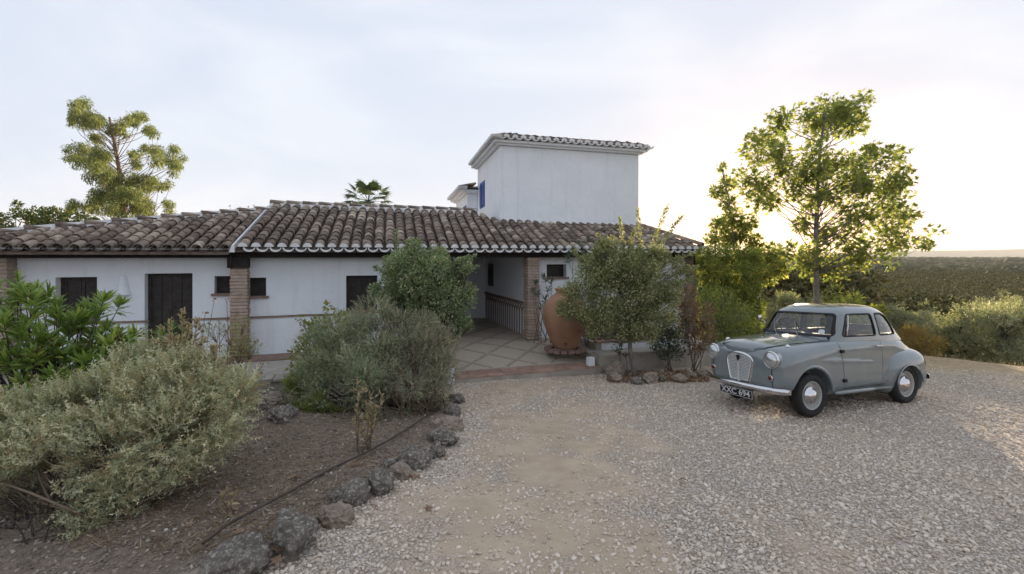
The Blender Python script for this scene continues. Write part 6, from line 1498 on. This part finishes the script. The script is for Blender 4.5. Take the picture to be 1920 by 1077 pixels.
RL3 = [(1154, 692, 17, 17, 'upright tan boulder at the right end of the threshold', 'rock_tan'), (1122, 686, 11, 9, 'small reddish stone behind the white marker stone', 'rock_tan'), (1155, 708, 14, 9, 'flat tan stone in front of the upright boulder', 'rock_tan'), (1195, 714, 13, 7, 'low grey stone below the small tree trunk', 'rock'), (1222, 709, 15, 11, 'tan stone under the dark rose bush', 'rock_tan'), (1242, 709, 8, 7, 'small blue-grey stone right of the tan stone', 'rock'), (1276, 710, 14, 8, 'low brown stone in the leaf litter near the car', 'rock_tan'), (1297, 703, 11, 8, 'small stone under the withered shrub', 'rock_tan'), (1318, 700, 13, 9, 'reddish stone beside the car headlight', 'rock_tan')]
for i, (x, y, w, h, lab, mt) in enumerate(RL3):
    p = ground_at(x, y+h*.8); k = p.y/F; rock((p.x, p.y+w*k*.4, p.z+h*k*.5), (w*k*1.05, w*k*.8, h*k*1.1), lab, M[mt], 'stones along the right terrace', 50+i)
# irrigation hose
hs = MB(); hp_ = [ground_at(*p) for p in ((380, 1042), (425, 1005), (480, 975), (531, 948), (580, 922), (627, 896), (680, 868), (728, 843), (775, 812), (824, 776))]
hs.tube([Vector((p.x, p.y, p.z+.075+.03*float(vnoise(np.array(p.x), np.array(p.y), 2.2, 3)))) for p in hp_], .011, 7); props(hs.build('hose', pmat('dusty_brown_hose', (.05, .038, .03), (.10, .078, .062), 8, .7, .2, 40), None), 'thin dusty brown irrigation hose lying along the bed edge', 'hose')
# fallen plane leaves, one by one near the rocks
V0, F0 = T_plane(); LV = []
for k in range(5):
    Vv = V0.copy(); Vv[:, 2] += .25*np.abs(Vv[:, 0])**1.5+.12*np.sin(Vv[:, 1]*4+k); me = np_mesh('fallen_leaf', Vv, F0, {'rnd': np.full(len(Vv), .15+.18*k)}); me.materials.append(LM['brown']); LV.append(me)
def surf(X, Y):
    ib = float(sstep(-.05, .25, bed_d(np.array(X), np.array(Y))))*(Y < 9.5)*(X < 0); X_, Y_ = np.array(X), np.array(Y)
    return float(zg(X, Y)+(vnoise(X_, Y_, .9, 1)-.5)*.03+(vnoise(X_, Y_, 4, 2)-.5)*.012+ib*(.03+(vnoise(X_, Y_, 2.2, 3)-.4)*.10))
FL = [(528, 1048, .15, 'curled pale brown plane leaf beside the bottom edging rock'), (515, 1062, .12, 'brown plane leaf half under the bottom edging rock'), (497, 1045, .09, 'small orange-brown leaf behind the bottom edging rock')]
for x, y, s, lab in FL:
    p = ground_at(x, y); o = link('fallen_leaf', random.choice(LV), None, None, Matrix.Translation((p.x, p.y, surf(p.x, p.y)+.05)) @ Matrix.Rotation(random.random()*6, 4, 'Z') @ Matrix.Rotation(.4, 4, 'X') @ Matrix.Scale(s, 4)); props(o, lab, 'leaf', 'fallen leaves')
for i in range(46):
    x, y = random.choice([(random.uniform(250, 480), random.uniform(880, 1050)), (random.uniform(600, 860), random.uniform(760, 960)), (random.uniform(1200, 1330), random.uniform(698, 720)), (random.uniform(500, 700), random.uniform(850, 950))]); p = ground_at(x, y)
    o = link('fallen_leaf', random.choice(LV), None, None, Matrix.Translation((p.x, p.y, surf(p.x, p.y)+.015)) @ Matrix.Rotation(random.random()*6, 4, 'Z') @ Matrix.Rotation(random.uniform(-.4, .4), 4, 'X') @ Matrix.Scale(.06+.06*random.random(), 4)); props(o, 'dry brown leaf lying among others on the bed soil', 'leaf', 'fallen leaves')
# dark leaves on the gravel
for x, y, s, lab in ((1287, 908, .09, 'dark curled leaf alone in the middle of the gravel'), (1338, 895, .06, 'small dark leaf on the gravel right of the curled one'), (1370, 775, .09, 'brown leaf on the gravel in front of the number plate')):
    p = ground_at(x, y); o = link('fallen_leaf', LV[0], None, None, Matrix.Translation((p.x, p.y, surf(p.x, p.y)+.03)) @ Matrix.Rotation(random.random()*6, 4, 'Z') @ Matrix.Rotation(.5, 4, 'Y') @ Matrix.Scale(s, 4)); props(o, lab, 'leaf')
# straw and twigs of the leaf litter
n = 16000; px_ = 150+740*RNG.random(n); py_ = 740+330*RNG.random(n); Yq = F*2.12/(py_-HY); Xq = Yq*(px_-960)/F; k = (bed_d(Xq, Yq) > .12) & (vnoise(Xq, Yq, 1.7, 21)+.35*(Xq < -1.6) > .30); Xq, Yq = Xq[k], Yq[k]
Zq = np.array([surf(a, c) for a, c in zip(Xq, Yq)]); d = rdir(len(Xq))*np.array([1, 1, .25])
ol = foliage('leaf_litter', [place(T_lance(.10, .25), np.column_stack([Xq, Yq, Zq+.008]), d, .025+.07*RNG.random(len(Xq))**2)], None, LM['straw']); ol.data.materials.clear(); ol.data.materials.append(leafmat('mixed_leaf_litter', (.14, .10, .07), (.32, .24, .16), .2, .85, (.52, .43, .30))); props(ol, 'scattered straw and leaf litter on the soil of the bed', 'litter')
n = 2600; px_ = 1140+190*RNG.random(n); py_ = 692+26*RNG.random(n); Yq = F*2.32/(py_-HY); Xq = Yq*(px_-960)/F; Zq = zg(Xq, Yq)
ol = foliage('leaf_litter', [place(T_oval(.5, .2), np.column_stack([Xq, Yq, Zq+.015]), rdir(n)*np.array([1, 1, .4]), .025+.05*RNG.random(n))], None, LM['brown']); props(ol, 'brown leaf litter under the shrubs along the right terrace', 'litter')
# ================================================================ HAZE
hz = MB(); hz.box((3000, 5800, 90), (28000, 15000, 320))
hzm = bpy.data.materials.new('valley_haze'); hzm.use_nodes = True; t = hzm.node_tree; t.nodes.clear(); out = N(t, 'ShaderNodeOutputMaterial'); pv = N(t, 'ShaderNodeVolumePrincipled'); pv.inputs['Color'].default_value = (.96, .94, .92, 1); pv.inputs['Density'].default_value = .00006; pv.inputs['Anisotropy'].default_value = .1; t.links.new(pv.outputs[0], out.inputs['Volume'])
props(hz.build('haze', hzm, None), 'thin evening haze lying over the valley', 'haze', None, 'stuff')
